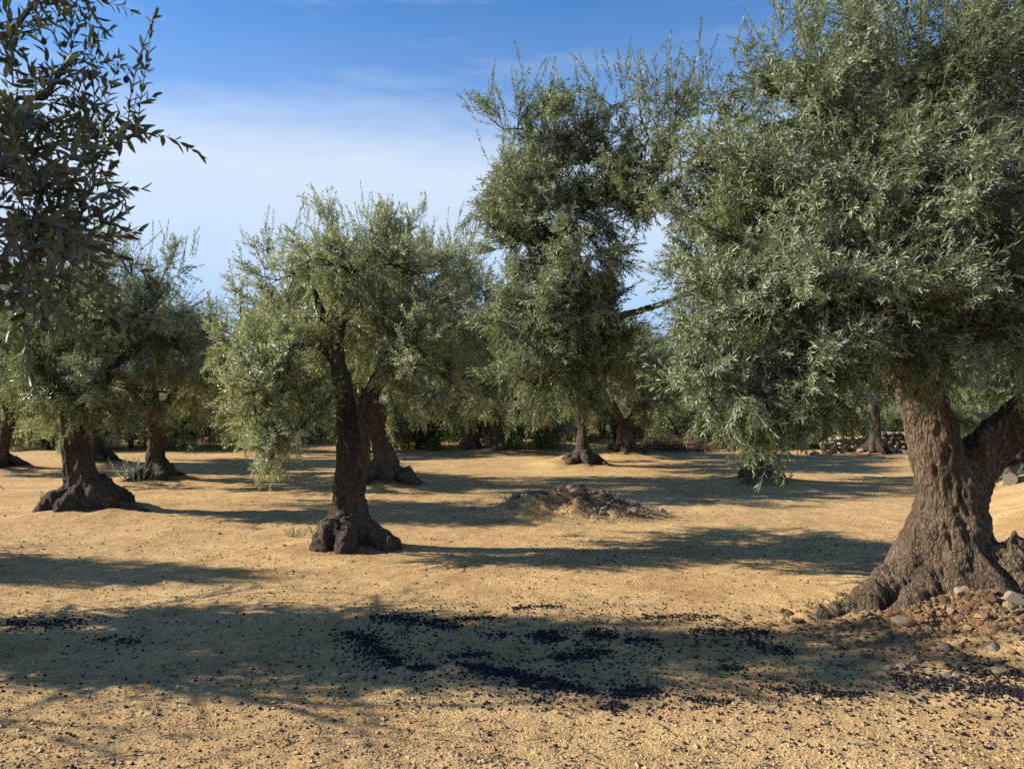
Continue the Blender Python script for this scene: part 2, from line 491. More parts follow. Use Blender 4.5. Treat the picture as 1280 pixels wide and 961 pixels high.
def build_crown(rs, clumps, skeleton, sets, dens=1.0, up=.55, base_r=.03, minz=1.0):
    """clumps: (x, y, z, rx, ry, rz, weight[, shoots]) local; grows branches from the skeleton, twigs on them.
    Returns the leaf Geo and a list of branch paths."""
    short, longs = sets
    geo = Geo(); paths = []
    sk = np.concatenate([resample(p, .12) for p in skeleton])
    top = sk[np.argmax(sk[:, 2] - .2 * np.linalg.norm(sk[:, :2], axis=1))][:3]
    order = sorted(clumps, key=lambda c: np.linalg.norm(np.array(c[:3]) - top))
    TP, TD, LP, LD = [], [], [], []
    for c in order:
        ctr, rr, wt = np.array(c[:3]), np.array(c[3:6]), c[6]
        shoots = c[7] if len(c) > 7 else 0
        dist = np.linalg.norm(sk[:, :3] - ctr, axis=1) + .35 * np.maximum(sk[:, 2] - ctr[2], 0) + np.where(sk[:, 3] < .02, .25, 0) + np.where(sk[:, 2] < minz, 1.2, 0)
        s = sk[np.argmin(dist)]
        a = s[:3]; ln = np.linalg.norm(ctr - a)
        r0 = min(max(s[3] * .6, .010), base_r)
        mid = (a + ctr) / 2 + rs.randn(3) * .10 * ln + np.array([0, 0, .10 * ln])
        if ln > .1:
            pth = resample([(*a, r0), (*mid, r0 * .75), (*ctr, max(r0 * .45, .009))], .1)
            paths.append(pth); sk = np.vstack([sk, pth])
        hub = pth[max(0, int(len(pth) * .45)):, :3] if ln > .1 else ctr[None]
        rmean = rr.prod() ** (1 / 3)
        nb = max(2, int(15 * wt * dens * rmean ** 1.6 + 3 * min(1, wt)))
        per = max(3 if wt < .3 else 6, int(24 * wt * dens ** .4 * (rmean / .7) ** .7))
        u = unit(rs.randn(nb, 3)); u[:, 2] += .12; u = unit(u)
        for k in range(nb):
            e = ctr + u[k] * rr * rs.uniform(.55, 1.0)
            c0 = hub[rs.randint(len(hub))]
            if np.linalg.norm(c0 - ctr) > rmean: c0 = ctr
            m_ = (c0 + e) / 2 + rs.randn(3) * .13 * rmean + np.array([0, 0, .10 * rmean])
            r1 = .0065 if rmean > .3 else .004
            pp = resample([(*c0, r1), (*m_, r1 * .65), (*e, .0022)], .12)
            paths.append(pp)
            t = rs.uniform(.2, 1.02, per)
            bp = (1 - t)[:, None] ** 2 * c0 + (2 * t * (1 - t))[:, None] * m_ + (t ** 2)[:, None] * e
            bp = bp + rs.randn(per, 3) * .05 * rmean
            o = unit((bp - ctr) / rr)
            d = .8 * o + .35 * u[k] + rs.randn(per, 3) * .42
            d[:, 2] += np.where(o[:, 2] > -.15, up, -.25 + .2 * rs.randn(per))
            TP.append(bp); TD.append(d)
        if shoots:
            us = unit(rs.randn(shoots, 3)); us[:, 2] = np.abs(us[:, 2]) * .8 + .25; us = unit(us)
            LP.append(ctr + us * rr * rs.uniform(.6, .98, (shoots, 1)))
            d = us * .5 + rs.randn(shoots, 3) * .22; d[:, 2] += .95
            LD.append(d)
    TP, TD = np.concatenate(TP), unit(np.concatenate(TD))
    k = rs.randint(0, len(short), len(TP))
    for q in range(len(short)):
        m = k == q; n = m.sum()
        xr = rs.randn(n, 3) * .45; xr[:, 2] -= 1
        instance(geo, short[q], TP[m], TD[m], xr, rs.uniform(.75, 1.2, n))
    if LP:
        LP, LD = np.concatenate(LP), unit(np.concatenate(LD))
        k = rs.randint(0, len(longs), len(LP))
        for q in range(len(longs)):
            m = k == q; n = m.sum()
            instance(geo, longs[q], LP[m], LD[m], rs.randn(n, 3), rs.uniform(.7, 1.15, n))
    return geo, paths


# ------------------------------------------------------------------ trunks
def trunk_mesh(name, paths, thin, mat, voxel, seed, bark=1.0, lump=.03):
    """fused roots, stem and limbs, wrinkled bark; thin branches ride along as plain tubes"""
    g = Geo()
    for p in paths: tube(g, resample(p, .06), 12)
    me0 = g.mesh('tmp', [mat])
    o = bpy.data.objects.new('tmp', me0); col.objects.link(o)
    md = o.modifiers.new('r', 'REMESH'); md.mode = 'VOXEL'; md.voxel_size = voxel
    sm = o.modifiers.new('s', 'SMOOTH'); sm.factor = .5; sm.iterations = 6
    dg = bpy.context.evaluated_depsgraph_get(); dg.update()
    ev = o.evaluated_get(dg); me = bpy.data.meshes.new_from_object(ev)
    bpy.data.objects.remove(o); bpy.data.meshes.remove(me0)
    n = len(me.vertices)
    V = np.empty(n * 3); me.vertices.foreach_get('co', V); V = V.reshape(-1, 3)
    Nn = np.empty(n * 3); me.vertices.foreach_get('normal', Nn); Nn = Nn.reshape(-1, 3)
    # twist so the ribs wind round the stem a little
    tw = V[:, 2] * .5
    Q = np.stack([V[:, 0] * np.cos(tw) - V[:, 1] * np.sin(tw), V[:, 0] * np.sin(tw) + V[:, 1] * np.cos(tw), V[:, 2]], 1)
    low = 1 - sstep(.8, 2.2, V[:, 2]) * .55
    w = fbm(Q * [5, 5, 1.6], seed, 2) * lump * low * (1 + 1.2 * sstep(.7, .1, V[:, 2]))
    w += np.maximum(vnoise(Q * 4.2, seed + 21), 0) ** 2 * .09 * sstep(.75, .1, V[:, 2])
    w -= np.abs(vnoise(Q * [16, 16, 12], seed + 15)) * .016 * bark * low
    w += (.5 - np.abs(vnoise(Q * [9, 9, 1.7], seed + 5))) * .034 * bark * low
    w += (.35 - np.abs(vnoise(Q * [24, 24, 9], seed + 7))) * .026 * bark * low
    w += vnoise(Q * [60, 60, 24], seed + 9) * .006 * bark * low
    hol = np.maximum(vnoise(Q * [3.4, 3.4, 2.0], seed + 11) - .45, 0)
    w -= hol * .16 * low
    V = V + Nn * w[:, None]
    Lp = np.empty(len(me.loops), np.int32); me.loops.foreach_get('vertex_index', Lp)
    Tt = np.empty(len(me.polygons), np.int32); me.polygons.foreach_get('loop_total', Tt)
    g2 = Geo(); g2.add(V, Lp, Tt)
    for p in thin: tube(g2, p, 5 if p[0, 3] > .02 else 4, 0, False)
    bpy.data.meshes.remove(me)
    return g2.mesh(name, [mat])


def roots(rs, n, reach, r, z0=.32, skip=()):
    out = []
    for k in range(n):
        a = 2 * math.pi * (k + rs.uniform(-.25, .25)) / n
        if any(abs((a - s + math.pi) % (2 * math.pi) - math.pi) < .35 for s in skip): continue
        q = reach * rs.uniform(.7, 1.25); rr = r * rs.uniform(.75, 1.2)
        c, s = math.cos(a), math.sin(a)
        out.append([(c * .06, s * .06, z0 + .12, rr * .7), (c * q * .38, s * q * .38, z0 * .55, rr), (c * q * .75, s * q * .75, .05, rr * .75), (c * q * 1.15, s * q * 1.15, -.10, rr * .4)])
    return out


def plant_tree(name, label, base, rz, trunk_me, crown_me, group=None, scale=(1, 1, 1)):
    r = empty(name, base, rz); r.scale = scale
    tag(r, label, 'olive tree', group)
    link('trunk', trunk_me, r); link('crown', crown_me, r)
    return r


def copy_tree(src, loc, rz, scale, label, group):
    r = src.copy(); col.objects.link(r)
    r.location = loc; r.rotation_euler = (0, 0, rz); r.scale = scale
    r['label'] = label
    if group: r['group'] = group
    for ch in src.children:
        c = ch.copy(); c.parent = r; col.objects.link(c)
    return r


HI = template_set(11, 'hi', .048, gap=.0175)
LO = template_set(12, 'lo', .054, gap=.020)
FAR = template_set(13, 'lo', .060, 1.1, 10, .022, .23)
NEAR = template_set(14, 'near', .050, 1.0, 16, .025, .27)


def cl(px, py, d, r, base, wt=1.0, shoots=0, sq=(1, 1, 1)):
    p = P(px, py, d)
    return (p[0] - base[0], p[1] - base[1], p[2] - base[2], r * sq[0], r * sq[1], r * sq[2], wt, shoots)


GROUP = 'olive trees of the grove'

# ---- the big tree on the right
B1 = (T1[0], T1[1], 0.0)
rs = np.random.RandomState(101)
stem1 = [
    [(-.05, 0, -.12, .50), (-.06, 0, .25, .43), (-.07, 0, .6, .36), (-.05, 0, .95, .25), (-.04, 0, 1.15, .225), (-.04, 0, 1.34, .10)],
    [(-.06, 0, 1.0, .22), (-.15, .0, 1.35, .19), (-.26, -.02, 1.70, .165), (-.42, -.02, 1.98, .135), (-.72, .02, 2.25, .09), (-.95, .05, 2.65, .05)],
    [(.03, 0, 1.0, .20), (.12, 0, 1.25, .185), (.34, -.02, 1.48, .165), (.60, -.04, 1.74, .15), (1.0, .05, 2.08, .10), (1.35, .1, 2.5, .06)],
    [(-.10, .05, 1.25, .12), (-.06, .14, 1.7, .075), (.05, .24, 2.2, .055), (.1, .3, 2.8, .035)],
    [(-.45, 0, 1.9, .10), (-.55, .35, 2.2, .08), (-1.1, .65, 2.5, .06), (-1.75, .85, 2.72, .045), (-2.15, .9, 2.62, .038), (-2.55, .9, 2.5, .03)],
    # muscular ribs of the stem
    [(-.36, -.10, -.1, .16), (-.32, -.12, .35, .15), (-.24, -.08, .75, .10), (-.17, -.05, 1.2, .06), (-.12, 0, 1.5, .03)],
    [(.30, -.18, -.1, .16), (.25, -.2, .3, .13), (.14, -.14, .7, .09), (.12, -.06, 1.15, .06), (.14, .0, 1.4, .03)],
    [(-.02, -.38, -.1, .14), (-.03, -.30, .35, .12), (-.02, -.19, .75, .09), (.0, -.10, 1.2, .06), (.0, 0, 1.4, .03)],
    # roots: the long left buttress first
    [(-.28, -.05, .56, .13), (-.52, -.12, .36, .15), (-.84, -.22, .22, .13), (-1.18, -.30, .12, .07)],
    [(.18, -.08, .62, .15), (.42, -.12, .38, .16), (.68, -.16, .17, .15), (1.0, -.2, .02, .1)],
    [(.14, -.2, .66, .13), (.26, -.40, .40, .15), (.34, -.56, .20, .14), (.42, -.74, .04, .08)],
    [(-.16, -.22, .58, .12), (-.26, -.40, .34, .13), (-.36, -.58, .17, .11), (-.5, -.82, .02, .07)],
    [(-.2, -.18, .58, .12), (-.38, -.3, .36, .14), (-.58, -.44, .20, .12), (-.82, -.56, .07, .07)],
    [(0, -.22, .62, .12), (-.02, -.40, .38, .14), (.03, -.58, .2, .12), (.05, -.8, .08, .08)],
    [(.2, -.2, .7, .14), (.46, -.34, .42, .16), (.66, -.48, .2, .13)],
    [(-.05, .2, .5, .2), (-.1, .5, .15, .2), (-.15, .8, -.1, .12)],
    [(.2, .2, .5, .18), (.4, .5, .15, .18), (.55, .75, -.1, .1)],
]
stem1 = [[(a_, b_, c_ - .17, r_) for a_, b_, c_, r_ in p_] for p_ in stem1]
c1 = [cl(*a[:4], B1, *a[4:]) for a in [
    (1130, 120, 5.8, .95, 1, 26), (1010, 150, 5.7, .85, 1, 26), (905, 190, 5.9, .72, .8, 22), (1235, 90, 6.2, .95, .8, 22),
    (1330, 220, 5.8, .95, .9, 12), (1420, 150, 6.3, 1.0, 1, 10), (1560, 260, 6.2, .9, 1, 8), (1470, 360, 5.6, .8, 1), (1620, 400, 6.4, .7, 1),
    (1080, 260, 5.2, .90, 1.1, 8), (940, 290, 5.4, .78, 1.1, 8), (1210, 310, 5.0, .80, 1, 6), (1010, 380, 5.0, .70, 1.1), (1110, 385, 4.75, .58, 1.1),
    (1225, 410, 4.9, .52, 1), (905, 400, 5.0, .56, 1.1), (930, 475, 4.75, .46, 1.1), (1010, 465, 4.75, .42, 1.1), (1075, 425, 5.0, .32, 1),
    (1290, 380, 5.2, .60, 1), (1290, 445, 5.0, .30, .9), (890, 500, 4.75, .30, 1), (975, 520, 4.7, .30, 1), (1035, 480, 4.7, .26, .9), (1125, 450, 5.1, .26, .9), (1170, 465, 5.0, .20, .8), (955, 555, 4.7, .15, .8),
    (900, 335, 5.9, .38, 1.0, 2), (850, 150, 6.2, .48, .55, 14),
    (1060, 210, 7.0, 1.05, .9, 10), (1200, 200, 7.3, 1.0, .8, 10), (930, 290, 7.0, .80, .9), (1040, 370, 7.0, .85, 1), (1180, 350, 6.9, .8, .9), (950, 440, 7.3, .62, 1), (1060, 450, 7.2, .5, .9),
    (1400, 330, 7.0, .9, .9), (1120, 40, 6.4, .8, .8, 20), (1000, 70, 6.3, .5, .7, 16), (1300, 40, 6.0, .7, .8, 12),
    # the long bough reaching left
    (765, 205, 6.9, .42, 1.0, 8), (812, 170, 6.7, .40, .9, 10), (806, 255, 6.8, .34, .9, 2), (630, 160, 7.0, .32, .7, 8), (640, 250, 7.0, .46, 1.2, 3), (760, 440, 7.1, .36, 1.1), (615, 380, 7.1, .26, .9), (720, 160, 7.0, .34, .8, 8), (745, 275, 7.0, .40, 1.0, 2), (765, 130, 6.9, .30, .45, 9), (800, 120, 6.7, .30, .55, 8), (830, 210, 6.4, .34, .9, 4),
    (655, 160, 7.0, .44, .9, 10), (705, 205, 7.1, .54, 1.0, 8), (640, 210, 7.1, 0.34, .8, 5), (680, 275, 7.0, 0.65, 1.15, 4), (640, 310, 7.1, 0.47, 1.1), (725, 320, 6.9, 0.52, 1.1), (700, 380, 7.0, 0.63, 1.2),
    (655, 420, 7.1, 0.54, 1.2), (735, 420, 7.0, 0.47, 1.1), (690, 465, 7.2, 0.47, 1.1), (640, 480, 7.3, 0.36, 1), (740, 470, 7.1, 0.31, 1), (790, 240, 7.1, 0.34, .8, 6), (765, 180, 7.1, 0.28, .35, 9),
]]
g1, br1 = build_crown(rs, c1, stem1[1:5], HI, 1.95, minz=1.45)
print('big', sum(map(len, g1.T)))
# bare twigs and boughs of the left lobe are part of the skeleton already
plant_tree('olive_tree', 'largest olive tree, thick forked gnarled trunk on a stony soil heap, broad crown', B1, 0,
           trunk_mesh('big_trunk', stem1, br1, BARK, .013, 41), g1.mesh('big_crown', [LEAF, TWIG]), GROUP)

# ---- the slender tree left of centre
B2 = (T2[0], T2[1], 0.0)
rs = np.random.RandomState(202)
stem2 = [
    [(.0, 0, -.1, .22), (.0, 0, .2, .20), (-.01, 0, .6, .155), (-.02, 0, 1.0, .138), (-.07, 0, 1.55, .112), (-.13, 0, 1.95, .105), (-.20, .0, 2.15, .095)],
    [(-.18, 0, 2.05, .08), (-.36, -.02, 2.22, .06), (-.62, -.03, 2.17, .045), (-.88, -.03, 2.12, .035), (-1.15, 0, 2.25, .02)],
    [(-.13, 0, 2.0, .09), (-.12, .02, 2.35, .065), (.05, .05, 2.75, .04), (.12, .1, 3.1, .025)],
    [(-.2, 0, 2.1, .07), (-.32, .05, 2.5, .045), (-.5, .05, 2.95, .025)],
    [(.05, .0, .75, .10), (.12, -.03, 1.15, .082), (.16, -.05, 1.5, .074), (.22, -.03, 1.75, .055), (.33, 0, 2.05, .04), (.55, .0, 2.3, .025)],
    [(-.13, -.10, -.1, .11), (-.11, -.09, .3, .08), (-.08, -.08, .8, .065), (-.10, -.06, 1.4, .055)],
    [(.12, -.11, -.1, .11), (.09, -.09, .3, .08), (.06, -.08, .7, .07)],
    [(-.05, -.1, .35, .09), (-.18, -.2, .18, .11), (-.28, -.28, .03, .10), (-.36, -.32, -.1, .07)],
    [(.02, -.15, .3, .09), (.02, -.3, .13, .11), (.02, -.42, -.02, .10)],
    [(.08, -.05, .35, .10), (.28, -.12, .12, .12), (.46, -.16, .01, .10), (.62, -.2, -.08, .06)],
] + roots(rs, 4, .4, .12, .2, (4.71,))[:3]
c2 = [cl(*a[:4], B2, *a[4:]) for a in [
    (430, 335, 8.4, .72, .9, 10), (345, 350, 8.3, .58, .7, 9), (515, 345, 8.4, .70, .95, 9), (395, 315, 8.5, .48, .7, 7), (480, 305, 8.5, .46, .8, 7),
    (300, 390, 8.2, .40, .55, 4), (330, 335, 8.4, .32, .5, 4), (555, 400, 8.4, .60, 1, 6), (520, 455, 8.1, .56, 1), (565, 480, 8.3, .42, 1), (540, 520, 8.3, .32, .9),
    (485, 420, 7.9, .55, 1), (400, 400, 8.0, .48, .75), (310, 450, 8.1, .38, .9), (350, 490, 7.9, .48, 1), (320, 525, 7.9, .42, 1.3), (370, 540, 8.1, .36, .95), (340, 572, 7.9, .32, 1.4),
    (380, 470, 8.6, .42, .9), (300, 470, 8.0, .38, 1.1), (290, 425, 8.2, .36, .9), (355, 440, 7.9, .42, 1.1), (410, 330, 7.9, .45, .8, 4), (340, 500, 8.4, .42, 1), (440, 400, 9.3, .80, .9), (520, 420, 9.3, .75, .9), (360, 420, 9.1, .6, .8), (490, 500, 8.9, .40, .9), (585, 370, 8.6, .38, .8, 5),
]]
g2, br2 = build_crown(rs, c2, stem2[1:5], LO, 1.55, minz=1.95)
plant_tree('olive_tree', 'slender olive tree with a tall dark trunk and drooping left branches near the middle', B2, 0,
           trunk_mesh('slender_trunk', stem2, br2, BARK_DARK, .014, 52, 1.0, .025), g2.mesh('slender_crown', [LEAF_WARM, TWIG]), GROUP)

# ---- the leaning tree at the left
B3 = (T3[0], T3[1], 0.02)
rs = np.random.RandomState(303)
stem3 = [
    [(.05, 0, -.1, .36), (.02, 0, .2, .28), (-.05, 0, .55, .215), (-.12, 0, 1.0, .19), (-.14, 0, 1.35, .19)],
    [(-.14, 0, 1.3, .16), (-.35, 0, 1.7, .12), (-.7, 0, 2.2, .08)],
    [(-.12, 0, 1.3, .16), (.15, 0, 1.75, .12), (.6, 0, 2.2, .08), (1.0, 0, 2.5, .05)],
    [(-.14, .1, 1.3, .12), (-.05, .3, 1.9, .09), (.1, .4, 2.6, .06)],
    [(.05, -.05, .4, .14), (.32, -.1, .2, .16), (.65, -.12, .05, .14), (1.0, -.15, -.08, .08)],
    [(-.08, -.1, .3, .12), (-.28, -.22, .14, .14), (-.42, -.3, -.02, .12)],
    [(0, -.15, .35, .10), (-.06, -.35, .12, .12), (-.1, -.5, -.05, .1)],
    [(.1, .1, .4, .14), (.3, .4, .1, .14), (.4, .6, -.1, .08)],
]
c3 = [cl(*a[:4], B3, *a[4:]) for a in [
    (110, 400, 10.8, .95, 1, 16), (55, 370, 11, .9, 1, 14), (175, 395, 10.9, .85, 1, 16), (205, 340, 11, .52, .7, 14), (130, 340, 11.2, .65, .8, 16), (230, 440, 11, .58, .9, 4),
    (195, 490, 10.8, .52, 1), (60, 470, 10.7, .7, 1), (135, 480, 10.6, .62, 1), (15, 430, 11, .9, 1), (110, 430, 12, 1.0, 1), (190, 430, 12, .8, 1), (150, 520, 11, .35, .9), (70, 525, 11, .4, .9), (60, 495, 10.3, .45, 1), (105, 505, 10.4, .38, 1),
]]
g3, br3 = build_crown(rs, c3, stem3[1:4], LO, 1.65, minz=1.5)
plant_tree('olive_tree', 'leaning olive tree with a dense dark crown and long root ridge at left', B3, 0,
           trunk_mesh('leaning_trunk', stem3, br3, BARK_DARK, .016, 63), g3.mesh('leaning_crown', [LEAF, TWIG]), GROUP)


# ---- the near tree whose branches come in from the left
BN = (-3.9, 1.5, 0.0)
rs = np.random.RandomState(404)
stemN = [
    [(0, 0, -.1, .30), (0, 0, .4, .27), (.05, 0, .9, .23), (.1, 0, 1.3, .22)],
    [(.1, 0, 1.2, .14), (.5, .1, 1.6, .09), (1.1, .3, 2.0, .045), (1.7, .45, 2.25, .018), (2.1, .5, 2.34, .009)],
    [(.1, 0, 1.2, .16), (-.3, -.2, 1.7, .12), (-.8, -.4, 2.3, .07)],
    [(.1, 0, 1.2, .16), (.3, .3, 1.9, .11), (.6, .6, 2.7, .06)],
    [(1.0, .28, 1.95, .035), (1.5, .6, 2.35, .018), (2.1, .85, 2.6, .008)],
] + roots(rs, 7, .6, .14)
cN = [cl(*a[:4], BN, *a[4:]) for a in [
    (5, 40, 2.35, .15, .25, 2), (-130, 40, 2.4, .26, .4, 2), (50, 120, 2.3, .12, .25, 2), (5, 150, 2.2, .15, .28, 1), (-130, 180, 2.2, .26, .6), (125, 168, 2.35, .08, .28, 2), (158, 172, 2.35, .06, .28, 2), (50, -30, 2.4, .14, .25, 1), (80, 75, 2.4, .06, .2, 1), (70, 170, 2.3, .08, .2, 1),
    (-10, 255, 1.9, .17, 1.1), (35, 280, 2.0, .14, 1.1), (-80, 310, 1.9, .28, 1.3), (65, 265, 2.3, .11, .9), (-45, 370, 1.9, .14, 1.2), (75, 320, 2.3, .08, .6), (105, 255, 2.6, .07, .5, 1), (20, 345, 2.0, .10, .9), (-10, 215, 2.1, .12, .6),
]] + [(.5, .2, 3.0, .9, .9, .8, 1.4, 0), (-.6, -.2, 2.8, 1.0, 1.0, .9, 1.2, 0), (-1.2, .2, 2.0, .7, .7, .6, 1.0, 0), (.3, -.9, 2.4, .8, .8, .7, 1.2, 0),
     (.8, .8, 3.4, .8, .7, .7, 1.5, 0), (.1, .9, 3.9, .8, .7, .6, 1.5, 0)]  # unseen outer clumps added to keep sun off the visible twigs
gN, brN = build_crown(rs, cN, stemN[1:], NEAR, .5, .35, .012)
nt_ = plant_tree('olive_tree', 'nearest olive tree, only dark leafy twigs hung with ripe olives entering at upper left', BN, 0,
                 trunk_mesh('near_trunk', stemN, brN, BARK_DARK, .02, 74), gN.mesh('near_crown', [LEAF_NEAR, TWIG]), GROUP)


def ico(sub):
    import bmesh
    b = bmesh.new(); bmesh.ops.create_icosphere(b, subdivisions=sub, radius=1)
    V = np.array([v.co[:] for v in b.verts]); Fc = np.array([[v.index for v in f.verts] for f in b.faces]); b.free()
    return V, Fc


IV1, IF1 = ico(1); IV2, IF2 = ico(2); IV3, IF3 = ico(3)


def fruit_mesh():
    g = Geo()
    V = IV3 * [.0085, .0085, .0115] - [0, 0, .0115 + .022]
    V[:, 0] *= 1 - .06 * (V[:, 2] < -.04)
    g.add(V, IF3.ravel(), np.full(len(IF3), 3), 0)
    tube(g, [(0, 0, 0, .0012), (.002, 0, -.012, .0011), (0, 0, -.0225, .0014)], 5, 1)
    return g.mesh('olive_fruit', [OLIVE, TWIG])


FRUIT = fruit_mesh()
# hang the fruit from twigs inside the part of the crown that is in view
leafV = np.concatenate(gN.V)
wx, wy, wz = leafV[:, 0] + BN[0], leafV[:, 1] + BN[1], leafV[:, 2] + BN[2]
pxs = CX + F * wx / np.maximum(wy, .3); pys = HOR - F * (wz - CAMZ) / np.maximum(wy, .3)
ok = np.where((pxs > 2) & (pxs < 160) & (pys > 5) & (pys < 400) & (wy > 1.2))[0]
for k in R.choice(ok, 42, replace=False):
    f = link('olive', FRUIT, nt_, leafV[k]); f.rotation_euler = (R.uniform(-.35, .35), R.uniform(-.35, .35), R.uniform(0, 6)); s = R.uniform(.85, 1.2); f.scale = (s, s, s)


# ---- prototypes for the rest of the grove
def proto(seed, form, mats, sets, dens):
    rs = np.random.RandomState(seed)
    if form == 0:      # single stem
        st = [[(0, 0, -.1, 0.224), (.02, 0, .3, 0.170), (-.02, 0, .8, 0.136), (.03, 0, 1.25, 0.136)]]
        lim = [[(.03, 0, 1.15, 0.102), (.35, .1, 1.6, 0.075), (.8, .2, 2.1, 0.048)], [(.03, 0, 1.15, 0.102), (-.3, -.1, 1.65, 0.075), (-.75, -.3, 2.15, 0.048)], [(.03, 0, 1.2, 0.088), (.05, .2, 1.8, 0.068), (.0, .4, 2.5, 0.041)], [(.05, 0, 1.2, 0.082), (.1, -.4, 1.75, 0.061), (.2, -.8, 2.2, 0.034)]]
    elif form == 1:    # V fork on a wide base
        st = [[(0, 0, -.1, 0.286), (0, 0, .25, 0.224), (0, 0, .6, 0.170)]]
        lim = [[(0, 0, .5, 0.136), (-.18, 0, 1.0, 0.102), (-.38, .05, 1.5, 0.082), (-.7, .1, 2.1, 0.054)], [(0, 0, .5, 0.136), (.2, 0, .9, 0.109), (.45, 0, 1.35, 0.088), (.9, 0, 1.9, 0.054)], [(-.35, .05, 1.45, 0.068), (-.3, -.4, 1.9, 0.054), (-.3, -.8, 2.3, 0.034)], [(.4, 0, 1.3, 0.068), (.35, .5, 1.9, 0.054), (.3, .8, 2.5, 0.034)]]
    else:              # leaning
        st = [[(0.1, 0, -.1, 0.245), (.05, 0, .3, 0.184), (-.1, 0, .8, 0.146), (-.24, 0, 1.2, 0.136)]]
        lim = [[(-.22, 0, 1.1, 0.109), (-.55, 0, 1.6, 0.082), (-1.0, .1, 2.1, 0.048)], [(-.22, 0, 1.1, 0.109), (.1, .1, 1.65, 0.082), (.6, .2, 2.1, 0.054)], [(-.22, 0, 1.15, 0.095), (-.25, .3, 1.8, 0.068), (-.1, .5, 2.5, 0.041)], [(-.22, 0, 1.1, 0.088), (-.1, -.4, 1.7, 0.061), (0, -.8, 2.2, 0.034)]]
    paths = st + lim + roots(rs, 7, .55, .10, .25)
    cls = []
    for k in range(11):
        a = 2 * math.pi * k / 11 + rs.uniform(-.2, .2); q = rs.uniform(1.25, 1.7)
        cls.append((q * math.cos(a), q * math.sin(a), rs.uniform(1.75, 2.5), .75, .75, .68, 1, 3))
    for k in range(7):
        a = 2 * math.pi * k / 7 + rs.uniform(-.2, .2); q = rs.uniform(.7, 1.05)
        cls.append((q * math.cos(a), q * math.sin(a), rs.uniform(2.7, 3.2), .8, .8, .65, .9, 12))
    cls += [(0, 0, 3.3, .7, .7, .6, .9, 14), (.1, 0, 2.5, .8, .8, .7, .8, 0)]
    for k in range(7):
        a = rs.uniform(0, 6.28); q = rs.uniform(1.3, 1.9)
        cls.append((q * math.cos(a), q * math.sin(a), rs.uniform(1.2, 1.5), .4, .4, .42, 1, 0))
    g, br = build_crown(rs, cls, lim, sets, dens)
    print('proto leaves', len(np.concatenate(g.T)))
    return trunk_mesh('grove_trunk', paths, [b for b in br if b[0, 3] > .006], mats[1], .022, seed), g.mesh('grove_crown', [mats[0], TWIG])


PR = [proto(501, 0, (LEAF_WARM, BARK_DARK), FAR, 1.2), proto(502, 1, (LEAF, BARK), FAR, 1.2), proto(503, 2, (LEAF_WARM, BARK), FAR, 1.2)]
first = {}
placed = [T1, T2, T3]


def grove(kind, x, y, hs, ws, rz, label, group):
    loc = (x, y, Hs(x, y) - .05)
    if kind not in first:
        first[kind] = plant_tree('olive_tree', label, loc, rz, *PR[kind], group, (ws, ws, hs))
    else:
        copy_tree(first[kind], loc, rz, (ws, ws, hs), label, group)
    placed.append((x, y))


for k, x, y, hs, ws, rz, label in MID: grove(k, x, y, hs, ws, rz, label, GROUP)
# neighbours just outside the left edge that throw the shade bands across the soil
rs = np.random.RandomState(515)
lim = [[(.03, 0, 1.15, .10), (.35, .05, 1.6, .07), (.7, .1, 2.1, .05)], [(.03, 0, 1.15, .10), (-.3, 0, 1.65, .08), (-.65, -.1, 2.15, .05)], [(.03, 0, 1.2, .1), (.05, .1, 1.8, .07), (.0, .1, 2.5, .04)]]
cls = [(x_, y_, z_, .7, .55, .6, .8, 3) for x_, y_, z_ in [(.8, .3, 1.9), (-.8, -.2, 2.0), (.3, -.45, 2.0), (-.3, .45, 1.9), (.7, -.1, 2.7), (-.6, .2, 2.8), (0, -.4, 3.0), (.1, .4, 3.2), (0, 0, 3.7), (.35, .1, 4.1), (-.9, .1, 2.4), (1.1, 0, 2.3), (.1, 0, 2.4), (.5, .4, 1.5), (-.6, -.3, 1.5), (.5, -.3, 3.5), (-.5, 0, 3.4)]]
gp_, bp_ = build_crown(rs, cls, lim, FAR, 2.3)
PR.append((PR[0][0], gp_.mesh('shade_shaped_crown', [LEAF, TWIG])))  # crown made narrow and dense to shape the shade bands it throws
grove(3, -5.75, 5.3, 1.0, 1.03, 0, 'olive tree beyond the left edge throwing the broad shadow across the near soil', GROUP)
grove(3, -9.9, 7.5, .95, .8, 3.14, 'olive tree beyond the left edge throwing the short shadow at far left', GROUP)
# far rows
rs = np.random.RandomState(9)
for ia in range(-14, 15):
    for ib in range(-2, 9):
        x = T2[0] + ia * -4.6 + ib * -.8 + rs.uniform(-.7, .7); y = T2[1] + ia * 2.5 + ib * 6.1 + rs.uniform(-.7, .7)
        if not (29 < y < 54) or abs(x) > .70 * y + 2: continue
        if min(math.hypot(x - a, y - b) for a, b in placed) < 3.6: continue
        if 3.5 < x < 7 and y < 27: continue
        grove(rs.randint(3), x, y, rs.uniform(.85, 1.05), rs.uniform(.95, 1.15), rs.uniform(0, 6.28),
              'olive tree among the crowded far rows closing off the back of the grove', 'olive trees in the far rows')

